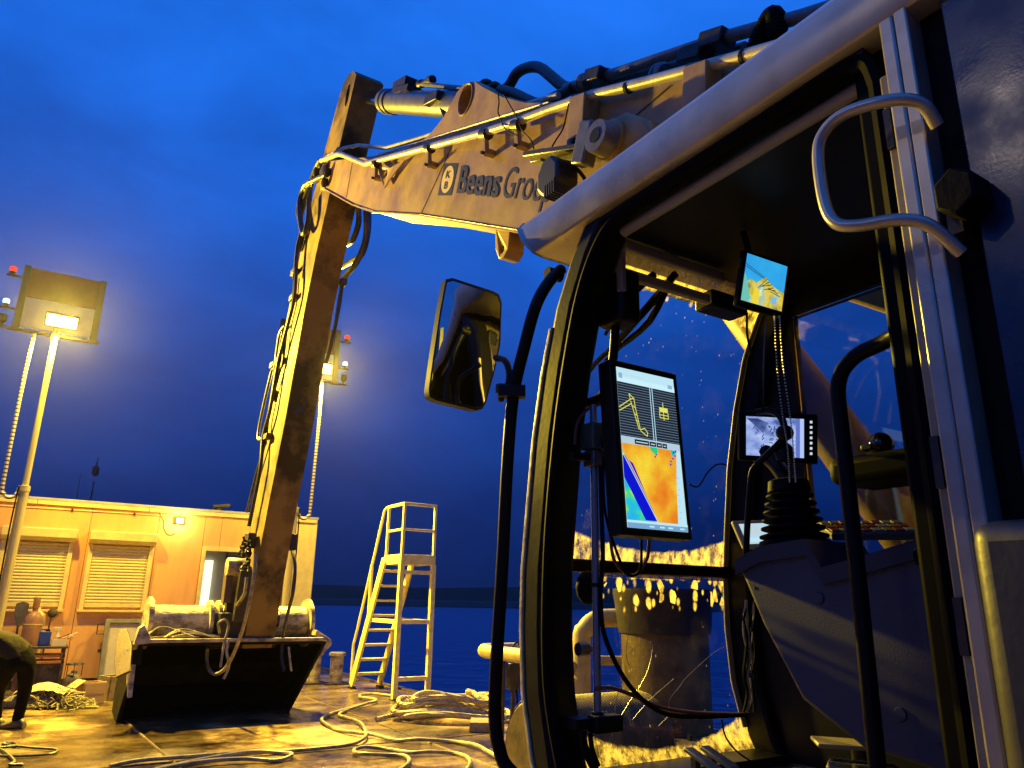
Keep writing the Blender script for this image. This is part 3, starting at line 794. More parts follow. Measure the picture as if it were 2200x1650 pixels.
# heap of netting
ng = MB(); nc = Vector((.66, 13.95, 0))
for i in range(120):
    a = random.uniform(0, 6.28); r_ = math.sqrt(random.random())
    c = nc + _h * (math.cos(a) * r_ * .62) + _f * (math.sin(a) * r_ * .26)
    hgt = .30 * (1 - r_ ** 2) + .03
    pts_ = [c + Vector((random.uniform(-.14, .14), random.uniform(-.14, .14), max(.012, random.uniform(.0, 1) * hgt + random.uniform(-.02, .03)))) for _ in range(5)]
    ng.tube(pts_, random.choice((.006, .008, .011)), 4, 4)
blob = MB()
for i in range(9):
    c = nc + _h * random.uniform(-.45, .45) + _f * random.uniform(-.10, .10)
    blob.ball((c.x, c.y, .07), random.uniform(.10, .17), 10, (1.5, 1.1, .8))
net = tag(ng.build('net_heap', mat('netting', (.26, .22, .10), .9, 0, (.10, .09, .05), 14, .7)), 'heap of tangled netting on the deck behind the bending person', 'netting')
blob.build('net_core', mat('net_core', (.10, .085, .045), .95, 0, (.25, .20, .10), 16, .7, .8, 30), net)
cv = MB()
gx, gy = 12, 7
vs = []
for j in range(gy):
    for i in range(gx):
        a = (i / (gx - 1) - .5) * 2; b = (j / (gy - 1) - .5) * 2
        p = nc + _h * (a * .36 - .10) + _f * (b * .20 - .02)
        vs.append((p.x, p.y, .21 + .13 * (1 - a * a) * (1 - .6 * b * b) + random.uniform(-.025, .025)))
cv.add(vs, [(j * gx + i, j * gx + i + 1, (j + 1) * gx + i + 1, (j + 1) * gx + i) for j in range(gy - 1) for i in range(gx - 1)])
tag(cv.build('tarpaulin', mat('pale_cloth', (.40, .33, .18), .85, 0, (.22, .17, .09), 9, .6, .3), sharp=80), 'crumpled pale cloth on top of the net heap', 'cloth')

# distant beacon and pole over the deckhouse roof
bc = thing('beacon_mast', (7.8, 150, -1.3), 'thin distant beacon mast above the deckhouse roof', 'mast')
MB().lathe((7.8, 150, -1.3), (0, 0, 1), [(0, .35), (22, .12)], 6).build('mast', steel_dark, bc)
MB().lathe((7.8, 150, 21.6), (0, 0, 1), [(0, .2), (.3, .6), (1.6, .6), (2.0, .15), (3.6, .04)], 8).build('topmark', steel_dark, bc)
bc = thing('thin_pole', (5.6, 150, -1.3), 'faint thin pole left of the distant beacon mast', 'pole')
MB().lathe((5.6, 150, -1.3), (0, 0, 1), [(0, .12), (23.2, .05)], 6).build('pole', grey_steel, bc)

# ------------------------------------------------------------------ excavator
EX = thing('excavator', (2.6, 0.2, 0), 'large tan excavator with open cab, boom over the deck and bucket set down', 'excavator')
XB0, XB1 = 2.80, 3.32
boom_prof = [(9.90, 7.98), (10.02, 7.74), (9.92, 7.50), (9.76, 7.44), (8.34, 6.51), (7.59, 6.06), (6.28, 5.42), (4.30, 4.36), (2.6, 3.52), (1.5, 2.75), (0.6, 1.95), (0.0, 1.55),
             (-0.35, 1.75), (-.15, 2.15), (0.8, 3.30), (1.55, 4.08), (2.23, 4.48), (2.56, 4.62), (3.18, 4.90), (3.90, 5.27), (4.31, 5.53), (4.68, 5.82), (5.02, 6.14), (5.14, 6.27), (5.28, 6.36), (5.42, 6.43), (5.56, 6.42), (5.68, 6.36), (5.85, 6.30), (6.12, 6.28), (6.40, 6.32), (6.9, 6.52), (7.74, 6.90)]
bm = MB(); bm.prism(boom_prof, 'X', XB0, XB1)
boom = bm.build('boom', boom_paint, EX)
ct = MB()
hole = [(5.36 + .15 * math.cos(a) * .9 - .0, 6.21 + .15 * math.sin(a)) for a in [2 * math.pi * i / 20 for i in range(20)]]
ct.prism(hole, 'X', XB0 - .2, XB1 + .2)
cut(boom, ct)
me = boom.data
me.set_sharp_from_angle(angle=math.radians(28))
bv = boom.modifiers.new('bevel', 'BEVEL'); bv.width = .012; bv.segments = 2; bv.limit_method = 'ANGLE'; bv.angle_limit = math.radians(40)
# bottom flange lip of the box section and weld seams on the left face
seamm = mat('seam_line', (.05, .035, .02), .7)
def yz(a, b, x=XB0):
    p = pt(a, b, X=x); return p
def strip(p, q, w, name, m_, par, x=XB0 - .0035, th=.003):
    p = Vector((x, p.y, p.z)); q = Vector((x, q.y, q.z))
    MB().beam(p, q, w, th, up=(1, 0, 0)).build(name, m_, par)
strip(yz(905, 459), yz(972, 312), .008, 'weld_seam', seamm, boom)
strip(yz(744, 425), yz(757, 350), .008, 'weld_seam', seamm, boom)
strip(yz(1365, 250), yz(1440, 185), .010, 'weld_seam', seamm, boom)
lip = MB()
lp = [(9.70, 7.42), (8.34, 6.51), (7.59, 6.06), (6.28, 5.42), (4.30, 4.36), (2.6, 3.52)]
for i in range(len(lp) - 1):
    a, b = lp[i], lp[i + 1]
    lip.beam((XB0 - .008, a[0], a[1] - .012), (XB0 - .008, b[0], b[1] - .012), .022, .016, up=(0, -.45, .9))
lip.build('bottom_flange', boom_paint, boom)
# reinforced collar round the lug hole
lr = MB()
ring = [(XB0 - .004, 5.36 + .155 * .9 * math.cos(a), 6.21 + .155 * math.sin(a)) for a in [2 * math.pi * i / 28 for i in range(28)]]
lr.tube(ring, .008, 6, 1, closed=True); lr.build('lug_collar', boom_paint, boom)
# lifting lug below, fin with hole on the side
lug = MB()
lug.prism([(4.80, 4.70), (5.06, 4.82), (5.04, 4.56), (4.98, 4.45), (4.90, 4.43), (4.83, 4.48)], 'X', 2.98, 3.14)
lg = lug.build('lifting_lug', boom_paint, boom, .01)
ct = MB(); ct.prism([(4.93 + .04 * math.cos(a), 4.52 + .04 * math.sin(a)) for a in [2 * math.pi * i / 14 for i in range(14)]], 'X', 2.9, 3.3)
cut(lg, ct)
a0 = yz(808, 352); a1 = yz(828, 404); a2 = yz(868, 340)
fin = MB()
F = lambda a, b: (lambda p: (p.y, p.z))(pt(a, b, X=XB0 - .05))
fin.prism([F(812, 358), F(820, 388), F(827, 404), F(838, 385), F(870, 344), F(848, 356), F(838, 361), F(826, 352)], 'X', XB0 - .056, XB0 - .044)
fo = fin.build('fin_lug', boom_paint, boom)
fc = F(828, 377)
ct = MB(); ct.prism([(fc[0] + .075 * math.cos(a), fc[1] + .075 * math.sin(a)) for a in [2 * math.pi * i / 16 for i in range(16)]], 'X', XB0 - .2, XB0 - .01)
cut(fo, ct)
MB().beam((XB0 - .043, fc[0] - .16, fc[1] + .13), (XB0 - .001, fc[0] - .16, fc[1] + .13), .05, .05).build('fin_stay', boom_paint, boom)

# lettering and emblem on the side
navy = mat('navy_decal', (.006, .010, .045), .45)
decal_y = mat('decal_cream', (.72, .56, .22), .45)
def place_text(body, p0, p1, ptop, bold, name, m_):
    vs, fs = text_mesh(body)
    w = max(v.x for v in vs) - min(v.x for v in vs); x_min = min(v.x for v in vs)
    ex = (p1 - p0) / (w + bold); ey = (ptop - p0) / text_cap
    b = MB()
    steps = max(1, round(bold / .018))
    for k in range(steps + 1):
        sh_ = bold * k / steps if bold else 0
        for dy in ((-.012, .012) if bold else (0,)):
            b.add([Vector((XB0 - .004 - .0004 * (2 * k + (dy > 0)), (p0 + ex * (v.x - x_min + sh_) + ey * (v.y + dy)).y, (p0 + ex * (v.x - x_min + sh_) + ey * (v.y + dy)).z)) for v in vs], fs)
    return b.build(name, m_, boom)
text_cap = max(v.y for v in text_mesh('B')[0])
place_text('Beens', yz(981, 414), yz(1070, 424), yz(992, 358), .085, 'lettering', navy)
place_text('Groep', yz(1077, 424), yz(1180, 435), yz(1093, 360), 0, 'lettering', navy)
q = [yz(955, 352), yz(985, 351), yz(970, 420), yz(941, 420)]
b = MB(); b.add([(XB0 - .004, p.y, p.z) for p in q], [(0, 1, 2, 3)]); b.build('emblem', navy, boom)
cy_, cz_ = sum(p.y for p in q) / 4, sum(p.z for p in q) / 4
ex = ((q[1] - q[0]) + (q[2] - q[3])) / 4; ey = ((q[0] - q[3]) + (q[1] - q[2])) / 4
b = MB(); b.add([(XB0 - .006, cy_ + ex.y * .80 * math.cos(a) + ey.y * .86 * math.sin(a), cz_ + ex.z * .80 * math.cos(a) + ey.z * .86 * math.sin(a)) for a in [2 * math.pi * i / 32 for i in range(32)]], [tuple(range(32))])
b.build('emblem_oval', decal_y, boom)
def emb(body, oy):
    vs, fs = text_mesh(body, .03)
    mx_ = (max(v.x for v in vs) + min(v.x for v in vs)) / 2
    b = MB(); b.add([(XB0 - .008, cy_ + ex.y * (v.x - mx_) * .95 + ey.y * (oy + v.y * .62), cz_ + ex.z * (v.x - mx_) * .95 + ey.z * (oy + v.y * .62)) for v in vs], fs)
    b.build('emblem_letter', navy, boom)
emb('K', .10); emb('B', -.58)

# steel pipe along the left face with clamps
pipe_pts = [(690, 345), (702, 341), (726, 331), (735, 332), (785, 352), (800, 348), (905, 320), (1045, 283), (1110, 262), (1180, 235), (1270, 205), (1390, 176), (1600, 120), (1700, 92)]
PP = [pt(a, b, X=2.72) for a, b in pipe_pts]
MB().tube(PP, .036, 10).build('steel_pipe', pipe_zinc, boom)
MB().tube([pt(a, b, X=2.86) + Vector((0, 0, 0)) for a, b in ((700, 338), (740, 318), (770, 312), (830, 318), (900, 298), (1060, 246), (1200, 205))], .026, 8).build('steel_pipe', pipe_zinc, boom)
MB().tube([pt(a, b, X=2.80) for a, b in ((810, 334), (900, 306), (1060, 256), (1180, 220))], .012, 6).build('steel_pipe', pipe_zinc, boom)
for a, b, big in ((808, 352, 0), (922, 318, 0), (1043, 287, 1), (1112, 268, 1), (1245, 216, 2), (1495, 152, 2)):
    c = pt(a, b, X=2.72)
    g = MB().lathe(c - Vector((0, .05, .032)), (0, .9, .45), [(0, .052), (.035, .052), (.07, .052), (.105, .052)], 10).build('pipe_clamp', steel_dark, boom)
    if big < 2:
        MB().beam(c + Vector((0, .0, -.04)), c + Vector((.0, -.02, -.22)), .05, .04, up=(1, 0, 0)).build('clamp_stay', boom_paint, boom, .005)
        MB().beam(c + Vector((0, -.02, -.19)), c + Vector((.079, -.02, -.19)), .06, .05).build('clamp_foot', boom_paint, boom, .005)
        MB().lathe(c + Vector((-.05, -.02, -.21)), (1, 0, 0), [(0, .016), (.03, .016)], 6).build('bolt', steel_dark, boom)
    else:
        MB().obox(c + Vector((.01, -.02, -.20)), (.065, 0, 0), (0, .085, .03), (0, -.02, .20)).build('clamp_stay', boom_paint, boom, .006)
        for k in (-.04, .04):
            MB().lathe(c + Vector((-.09, -.06 + k, -.36)), (1, 0, 0), [(0, .022), (.05, .022)], 6).build('bolt', steel_dark, boom)
# thin wires tied on the pipe
for pts_ in ([(1070, 200), (1072, 220), (1070, 240), (1077, 258), (1082, 272), (1098, 286), (1110, 290)], [(1083, 203), (1095, 225), (1112, 255), (1122, 280), (1140, 300), (1147, 320)], [(1222, 222), (1217, 245), (1210, 275), (1195, 300), (1186, 315)]):
    MB().tube([pt(a, b, X=2.68) for a, b in pts_], .006, 5, 6).build('wire', black_rubber, boom)
for a, b in ((1262, 207), (1350, 188), (1600, 121)):
    c = pt(a, b, X=2.72); MB().lathe(c - Vector((0, .012, .006)), (0, .9, .42), [(0, .040), (.025, .040)], 10).build('cable_tie', black_rubber, boom)
# big hydraulic lines over the top of the boom
tops = [[(1215, 190, 3.02), (1330, 155, 3.0), (1550, 82, 2.98), (1720, 36, 2.98), (1900, -20, 2.98)], [(1240, 196, 3.14), (1400, 150, 3.14), (1600, 100, 3.12)]]
for j, ps in enumerate(tops):
    MB().tube([pt(a, b, X=x) for a, b, x in ps], .040 - .008 * j, 10).build('hydraulic_line', grey_steel, boom)
for a, b, x in ((1257, 178, 3.0), (1420, 160, 2.86), (1300, 168, 3.05)):
    c = pt(a, b, X=x)
    MB().lathe(c - Vector((0, -.05, -.02)), (0, -.9, -.42), [(0, .06), (.03, .075), (.045, .075), (.046, .055), (.055, .055), (.056, .075), (.08, .075), (.10, .06)], 14).build('pipe_flange', grey_steel, boom)
for a, b in ((1285, 165), (1540, 88), (1495, 120)):
    c = pt(a, b, X=2.98); MB().obox(c, (.07, 0, 0), (0, .09, .04), (0, -.02, .045)).build('pipe_clamp', steel_dark, boom, .01)
MB().tube([pt(a, b, X=3.1) for a, b in ((1040, 180), (1062, 196), (1090, 188), (1110, 158), (1135, 145), (1160, 146), (1185, 165), (1210, 185), (1240, 195))], .05, 10, 6).build('hydraulic_hose', hose_black, boom)
MB().tube([pt(a, b, X=3.0) for a, b in ((1075, 192), (1105, 200), (1130, 212), (1160, 222), (1200, 205), (1230, 190))], .045, 10, 6).build('hydraulic_hose', hose_black, boom)
for a, b in ((1042, 184), (1060, 190)):
    MB().ball(pt(a, b, X=3.02), .07, 10, (1, 1.3, .8)).build('hose_fitting', steel_dark, boom)
# ribbed hose arching over the cab roof
hp = [pt(a, b, X=2.95) for a, b in ((1618, 118), (1632, 85), (1648, 50), (1660, 35), (1668, 45), (1670, 80))]
hb = MB(); cp = catmull(hp, 10)
hb.tube(cp, .05, 10)
for i in range(2, len(cp) - 2, 2):
    d = (cp[i + 1] - cp[i]).normalized(); hb.lathe(cp[i] - d * .008, d, [(0, .05), (.004, .058), (.012, .058), (.016, .05)], 10)
hb.build('ribbed_hose', black_rubber, boom)
# head of the boom: pin, hoses and fittings
MB().lathe((XB0 - .06, 9.72, 7.72), (1, 0, 0), [(0, .09), (.02, .12), (.06, .12), (.64, .12), (.68, .09)], 18).build('head_pin', steel_dark, boom)
for pts_, r_, x in (([(688, 345), (676, 370), (665, 400), (655, 430), (645, 470), (650, 500), (640, 540)], .045, 2.80), ([(700, 375), (680, 385), (655, 400), (643, 440), (648, 495), (655, 500), (662, 470), (664, 430)], .04, 2.74), ([(690, 360), (668, 400), (664, 450), (660, 490), (652, 500)], .04, 2.88), ([(668, 395), (650, 410), (640, 455), (648, 492), (640, 530), (636, 570), (633, 600)], .035, 2.76)):
    MB().tube([pt(a, b, X=x) for a, b in pts_], r_, 9, 6).build('hydraulic_hose', hose_black, boom)
for a, b in ((682, 360), (700, 382), (705, 360)):
    c = pt(a, b, X=2.75); MB().lathe(c, (0, .5, -.8), [(0, .04), (.05, .05), (.10, .05), (.14, .035)], 8).build('hose_fitting', steel_dark, boom)
for pts_, x in (([(770, 448), (770, 480), (758, 515), (745, 525)], 3.40), ([(792, 458), (790, 500), (778, 545), (758, 560), (735, 572)], 3.44), ([(786, 456), (786, 510), (768, 560), (745, 590), (735, 605)], 3.40)):
    MB().tube([pt(a, b, X=x) for a, b in pts_], .045, 9, 6).build('hydraulic_hose', hose_black, boom)

# stick
stick_prof = [(8.86, 8.86), (8.98, 9.00), (9.20, 9.10), (9.42, 9.08), (9.55, 8.98), (10.05, 8.30), (10.58, 7.45), (11.12, 6.20), (11.62, 4.90), (11.90, 3.8), (12.08, 2.92), (12.16, 1.87), (12.10, 1.10), (11.92, .93), (11.72, .93), (11.62, 1.15), (11.46, 1.86), (11.17, 2.85), (10.70, 4.16), (10.28, 5.7), (9.98, 6.5), (9.66, 7.15), (9.33, 7.95)]
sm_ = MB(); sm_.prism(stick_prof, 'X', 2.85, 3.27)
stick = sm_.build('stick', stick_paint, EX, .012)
ct = MB(); ct.prism([(9.18 + .07 * math.cos(a) - .05 * math.sin(a), 8.72 + .17 * math.sin(a) + .05 * math.cos(a)) for a in [2 * math.pi * i / 18 for i in range(18)]], 'X', 2.7, 2.93)
stick.modifiers.clear(); cut(stick, ct); stick.data.set_sharp_from_angle(angle=math.radians(30))
def sp_(a, b, x=2.78): return pt(a, b, X=x)
lines = [[(636, 575), (632, 640), (612, 720), (597, 780), (580, 880), (566, 935), (560, 1000), (545, 1080), (535, 1130)],
         [(612, 700), (600, 720), (590, 790), (583, 800), (560, 900), (555, 940), (562, 945)],
         [(633, 600), (628, 650), (617, 700), (607, 780), (600, 800), (578, 890), (570, 950), (550, 1020), (530, 1100)]]
for i, ps in enumerate(lines):
    MB().tube([sp_(a, b, 2.76 + .02 * i) for a, b in ps], (.03, .024, .022)[i], 8, 5).build('hydraulic_line', hose_black if i else steel_dark, stick)
for a, b in ((630, 640), (600, 775), (588, 785), (575, 938), (633, 585)):
    MB().obox(sp_(a, b, 2.795), (.045, 0, 0), (0, .09, 0), (0, 0, .045)).build('line_clamp', steel_dark, stick, .008)
MB().obox(sp_(588, 850, 2.82), (.03, 0, 0), (0, .06, 0), (0, 0, .08)).build('bracket', stick_paint, stick, .006)
for pts_ in ([(738, 600), (730, 640), (724, 680), (712, 740), (700, 780)], [(735, 610), (728, 660), (716, 720)]):
    MB().tube([pt(a, b, X=3.32) for a, b in pts_], .03, 8, 4).build('hydraulic_line', hose_black, stick)
MB().obox(pt(736, 607, X=3.32), (.05, 0, 0), (0, .07, 0), (0, 0, .045)).build('line_clamp', steel_dark, stick, .008)
sc_ = pt(640, 880, X=3.0); sc_.y = 10.70
MB().ball((3.02, 10.665, 4.30), .085, 12, (1, .25, 1.1)).build('grease_stain_boss', steel_dark, stick)
# lower fittings: black tilt cylinder, junction block, chain bundle and hoses
MB().obox(pt(537, 1162, X=2.76), (.06, 0, 0), (0, .13, 0), (0, 0, .11)).build('junction_block', steel_dark, stick, .01)
ch = MB()
c = pt(528, 1195, X=2.70)
for i in range(60):
    o_ = Vector((random.uniform(-.06, .06), random.uniform(-.13, .13), random.uniform(-.22, .22)))
    ch.tube([c + o_, c + o_ + Vector((random.uniform(-.05, .05), random.uniform(-.08, .08), random.uniform(-.08, .08)))], .018, 5)
ch.build('fitting_cluster', steel_dark, stick)
lk = MB(); c = pt(502, 1218, X=2.62)
lk.lathe(c - Vector((.10, 0, 0)), (1, 0, 0), [(0, .13), (.24, .13)], 14)
lk.build('link_pin', muddy_steel, stick)
MB().beam(pt(500, 1215, X=2.70), pt(497, 1330, X=2.70), .16, .18, up=(1, 0, 0)).build('link_arm', steel_dark, stick, .01)
MB().beam(pt(528, 1225, X=2.72), pt(512, 1335, X=2.72), .12, .16, up=(1, 0, 0)).build('link_arm', steel_dark, stick, .01)
MB().obox(pt(488, 1262, X=2.58), (.05, 0, 0), (0, .10, 0), (0, 0, .22)).build('control_box', mat('brown_box', (.10, .06, .05), .5), stick, .01)
for i, ps in enumerate(([(548, 1190), (545, 1240), (530, 1320), (510, 1385), (485, 1435), (460, 1448), (446, 1430), (445, 1400), (452, 1375)], [(510, 1300), (525, 1275), (530, 1240)])):
    MB().tube([sp_(a, b, 2.66 - .22 * (i == 0)) for a, b in ps], .024, 8, 6).build('hydraulic_hose', hose_pale, stick)
MB().obox(pt(625, 1165, X=3.33), (.06, 0, 0), (0, .1, 0), (0, 0, .12)).build('junction_block', steel_dark, stick, .01)
MB().tube([pt(a, b, X=3.42) for a, b in ((627, 1180), (634, 1215), (630, 1270), (618, 1320), (608, 1370), (605, 1410), (610, 1440))], .026, 8, 6).build('hydraulic_hose', hose_black, stick)

# stick cylinder on top of the boom
cx_ = 3.06
A = Vector((cx_, 9.16, 8.70)); B = Vector((cx_, 5.36, 6.24)); d = (B - A).normalized()
L = (B - A).length
cyl = MB().lathe(A + d * 1.22, d, [(0, .11), (.01, .165), (.12, .165), (.13, .15), (.20, .15), (.21, .165), (.30, .165), (.31, .145), (L - 1.5, .145), (L - 1.22, .10)], 22).build('stick_cylinder', grey_steel, EX)
MB().lathe(A + d * .10, d, [(0, .062), (1.13, .062)], 16).build('piston_rod', chrome, cyl)
MB().lathe(A - Vector((.17, 0, 0)), (1, 0, 0), [(0, .14), (.34, .14)], 18).build('rod_eye', steel_dark, cyl)
for pts_ in ([(905, 180), (960, 187), (1010, 192), (1045, 190)], [(860, 200), (895, 215), (930, 205), (975, 215)]):
    MB().tube([pt(a, b, X=3.0) for a, b in pts_], .03, 8).build('hydraulic_line', grey_steel, cyl)
vb = MB(); c = pt(868, 190, X=3.02)
vb.obox(c, (.08, 0, 0), (0, .20, .08), (0, -.03, .09)); vb.obox(c + Vector((0, -.10, -.10)), (.09, 0, 0), (0, .22, .12), (0, -.02, .03)); vb.lathe(c + Vector((0, .25, .12)), (0, -.9, -.4), [(0, .03), (.2, .04), (.21, .06), (.4, .06), (.41, .03), (.6, .03)], 8)
vb.lathe(pt(900, 182, X=3.0), (0, -.9, -.42), [(0, .035), (.02, .05), (.1, .05), (.12, .035), (.3, .035), (.32, .05), (.42, .05)], 8)
vb.build('valve_block', steel_dark, cyl)
MB().tube([pt(a, b, X=2.96) for a, b in ((925, 208), (945, 225), (952, 240), (956, 252))], .025, 7, 5).build('hydraulic_hose', hose_black, cyl)
MB().obox(pt(935, 213, X=2.92), (.06, 0, 0), (0, .16, .06), (0, -.02, .05)).build('valve_block', steel_dark, cyl, .01)

# boom lift cylinder on the left of the boom
P1 = Vector((2.67, 3.03, 4.36)); P2 = Vector((2.67, 1.05, 1.12)); d = (P2 - P1).normalized(); L = (P2 - P1).length
lc = MB().lathe(P1 + d * .55, d, [(0, .08), (.01, .115), (.10, .115), (.11, .105), (L - .6, .105)], 24).build('lift_cylinder', boom_paint, EX)
MB().lathe(P1 + d * .05, d, [(0, .055), (.52, .055)], 16).build('piston_rod', chrome, lc)
MB().lathe(P1 - Vector((.12, 0, 0)), (1, 0, 0), [(0, .10), (.02, .13), (.24, .13)], 20).build('rod_eye', boom_paint, lc)
pv = MB().lathe(P1 - Vector((.22, .02, .03)), (1, 0, 0), [(0, .045), (.001, .10), (.05, .105), (.10, .105)], 20).build('pivot_cap', grey_steel, lc)
MB().lathe(P1 - Vector((.224, .02, .03)), (1, 0, 0), [(0, .048), (.003, .048)], 16).build('cap_recess', black_plastic, pv)
MB().obox(P1 + Vector((-.14, .16, .04)), (.05, 0, 0), (0, .06, .03), (0, -.05, .13)).build('pivot_plate', grey_steel, lc, .012)
MB().lathe(P2 - Vector((.12, 0, 0)), (1, 0, 0), [(0, .16), (.24, .16)], 18).build('base_eye', steel_dark, lc)
# rounded housing over the pivot on the boom side
hs = MB()
hs.prism([(P1.y - .42 + .0, P1.z - .30), (P1.y - .30, P1.z - .02), (P1.y - .12, P1.z + .14), (P1.y + .06, P1.z + .17), (P1.y + .16, P1.z + .10), (P1.y + .10, P1.z - .06), (P1.y - .06, P1.z - .22), (P1.y - .2, P1.z - .40)], 'X', 2.60, 2.799)
hs.build('pivot_housing', boom_paint, boom, .03, seg=3)

# bucket: wide box bucket standing on its lip, mouth towards the cab
BX0, BX1 = 1.52, 4.02
outer = [(11.62, 1.02), (12.05, 1.07), (12.55, .98), (12.92, .66), (12.94, .34), (12.66, .06), (11.98, 0.0)]
inner = [(11.98, .035), (12.64, .095), (12.89, .36), (12.87, .64), (12.52, .945), (12.05, 1.03), (11.63, .985)]
bk_ = MB()
n = len(outer)
for i in range(n - 1):
    o0, o1 = outer[i], outer[i + 1]; i0, i1 = inner[n - 1 - i], inner[n - 2 - i]
    # narrower towards the bottom
    def X_(z, s): return (BX0 + (1.02 - z) * -.10 if s < 0 else BX1 - (1.02 - z) * .36)
    vs = [(X_(p[1], s), p[0], p[1]) for p in (o0, o1, i1, i0) for s in (-1, 1)]
    bk_.add(vs, [(0, 1, 3, 2), (2, 3, 5, 4), (4, 5, 7, 6), (6, 7, 1, 0), (0, 2, 4, 6), (1, 7, 5, 3)])
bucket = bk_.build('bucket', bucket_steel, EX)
for s in (-1, 1):
    sd = MB(); vs = []
    for e_ in (0, .05):
        for y, z in outer:
            x = (BX0 + (1.02 - z) * -.10 - .001 - e_) if s < 0 else (BX1 - (1.02 - z) * .36 + .001 + e_)
            vs.append((x, y, z))
    sd.add(vs, [tuple(range(n)), tuple(range(n, 2 * n))[::-1]] + [(i, (i + 1) % n, (i + 1) % n + n, i + n) for i in range(n)])
    sd.build('side_plate', bucket_steel, bucket)
MB().box(BX0 + .02, BX1 - .02, 11.58, 11.66, 1.025, 1.075).build('top_lip', muddy_steel, bucket, .01)
MB().box(BX0 + .10, BX1 - .36, 11.90, 12.10, -.0, .034).build('cutting_edge', muddy_steel, bucket, .008) if False else None
dz = 1.27
dr = MB().lathe((1.66, 12.25, dz), (1, 0, 0), [(0, .245), (2.22, .245)], 28).build('torque_tube', muddy_steel, bucket)
for x_, r_, nm in ((1.58, .36, 'tube_flange'), (3.89, .36, 'tube_flange')):
    MB().lathe((x_, 12.25, dz), (1, 0, 0), [(0, r_), (.05, r_), (.051, r_ - .03), (.07, r_ - .03)], 28).build(nm, muddy_steel, bucket)
for x_ in (2.40, 2.52, 2.70, 3.30):
    MB().lathe((x_, 12.2, dz + .02), (1, 0, 0), [(0, .30), (.05, .30)], 20).build('coupler_plate', muddy_steel, bucket)
MB().lathe((2.45, 12.0, 1.32), (1, 0, 0), [(0, .11), (.95, .11)], 16).build('coupler_pin', steel_dark, bucket)
MB().lathe((2.40, 11.86, 1.02), (1, 0, 0), [(0, .10), (.95, .10)], 16).build('coupler_pin', steel_dark, bucket)
MB().box(2.50, 3.30, 11.75, 12.2, .98, 1.42).build('coupler_block', steel_dark, bucket, .02)
pl = MB()
gn = Vector((-.62, -.42, .66)).normalized(); gp0 = Vector((1.30, 11.62, .86))
def onplane(a, b):
    d_ = CF + CR * ((a - 1100) / FOC) + CU * ((825 - b) / FOC)
    return CC + d_ * ((gp0 - CC).dot(gn) / d_.dot(gn))
gpl = [onplane(u_, v_) for u_, v_ in ((258, 1352), (272, 1350), (283, 1386), (279, 1441), (248, 1455), (245, 1420), (249, 1376))]
k_ = len(gpl)
pl.add(gpl + [p - gn * .03 for p in gpl], [tuple(range(k_)), tuple(range(k_, 2 * k_))[::-1]] + [(i, i + k_, (i + 1) % k_ + k_, (i + 1) % k_) for i in range(k_)])
pl.build('end_guard', mat('bronze_plate', (.10, .055, .026), .5, .3, (.05, .028, .014), 5, .7, .15, streak=(1, 1, .25)), bucket, .006)
MB().box(1.34, 1.53, 11.66, 11.76, .74, .94).build('guard_arm', bucket_steel, bucket, .006)
MB().prism([(1.40, 1.00), (1.58, 1.02), (1.60, 1.10), (1.50, 1.26), (1.44, 1.22)], 'Y', 11.60, 11.80).build('guard_web', muddy_steel, bucket, .008)
MB().prism([(11.55, .35), (11.9, .55), (12.3, .9), (11.7, .9)], 'X', 1.41, 1.47).build('side_cutter', muddy_steel, bucket, .006)
MB().prism([(4.02, .80), (4.18, .96), (4.16, 1.04), (3.92, 1.18), (3.90, 1.10), (4.03, 1.0)], 'Y', 11.7, 12.3).build('guard_web', muddy_steel, bucket, .006)
for s in range(5):
    a = random.uniform(1.8, 2.2)
    MB().tube([(a - .3, 11.70, 1.09), (a - .05, 11.74 + .05 * s, 1.10 + .03 * s), (a + .35, 11.72, 1.09)], .012, 6, 6).build('wire', hose_pale, bucket)
MB().tube([(2.48, 11.6, 1.15), (2.44, 11.55, 1.28), (2.52, 11.52, 1.33), (2.58, 11.55, 1.24), (2.54, 11.5, 1.0), (2.52, 11.48, .7)], .018, 8, 6).build('shackle_rope', hose_pale, bucket)
MB().tube([(2.60, 11.52, 1.05), (2.58, 11.47, .9), (2.63, 11.46, .72), (2.58, 11.46, .55)], .02, 7, 6).build('shackle_rope', hose_pale, bucket)
MB().tube([(3.46, 11.52, .95), (3.48, 11.48, .80), (3.52, 11.48, .62)], .018, 7, 5).build('shackle_rope', hose_pale, bucket)

# ------------------------------------------------------------------ cab
CX0, CX1 = 1.45, 2.55
front = [(2.10, 1.05), (2.17, 1.16), (2.225, 1.36), (2.24, 1.56), (2.235, 1.76), (2.21, 1.95), (2.175, 2.20), (2.12, 2.44), (2.05, 2.66), (1.96, 2.82), (1.85, 2.955)]
def fy(z):
    for (y0_, z0_), (y1_, z1_) in zip(front[:-1], front[1:]):
        if z0_ <= z <= z1_:
            return y0_ + (y1_ - y0_) * (z - z0_) / (z1_ - z0_)
    return front[-1][0]
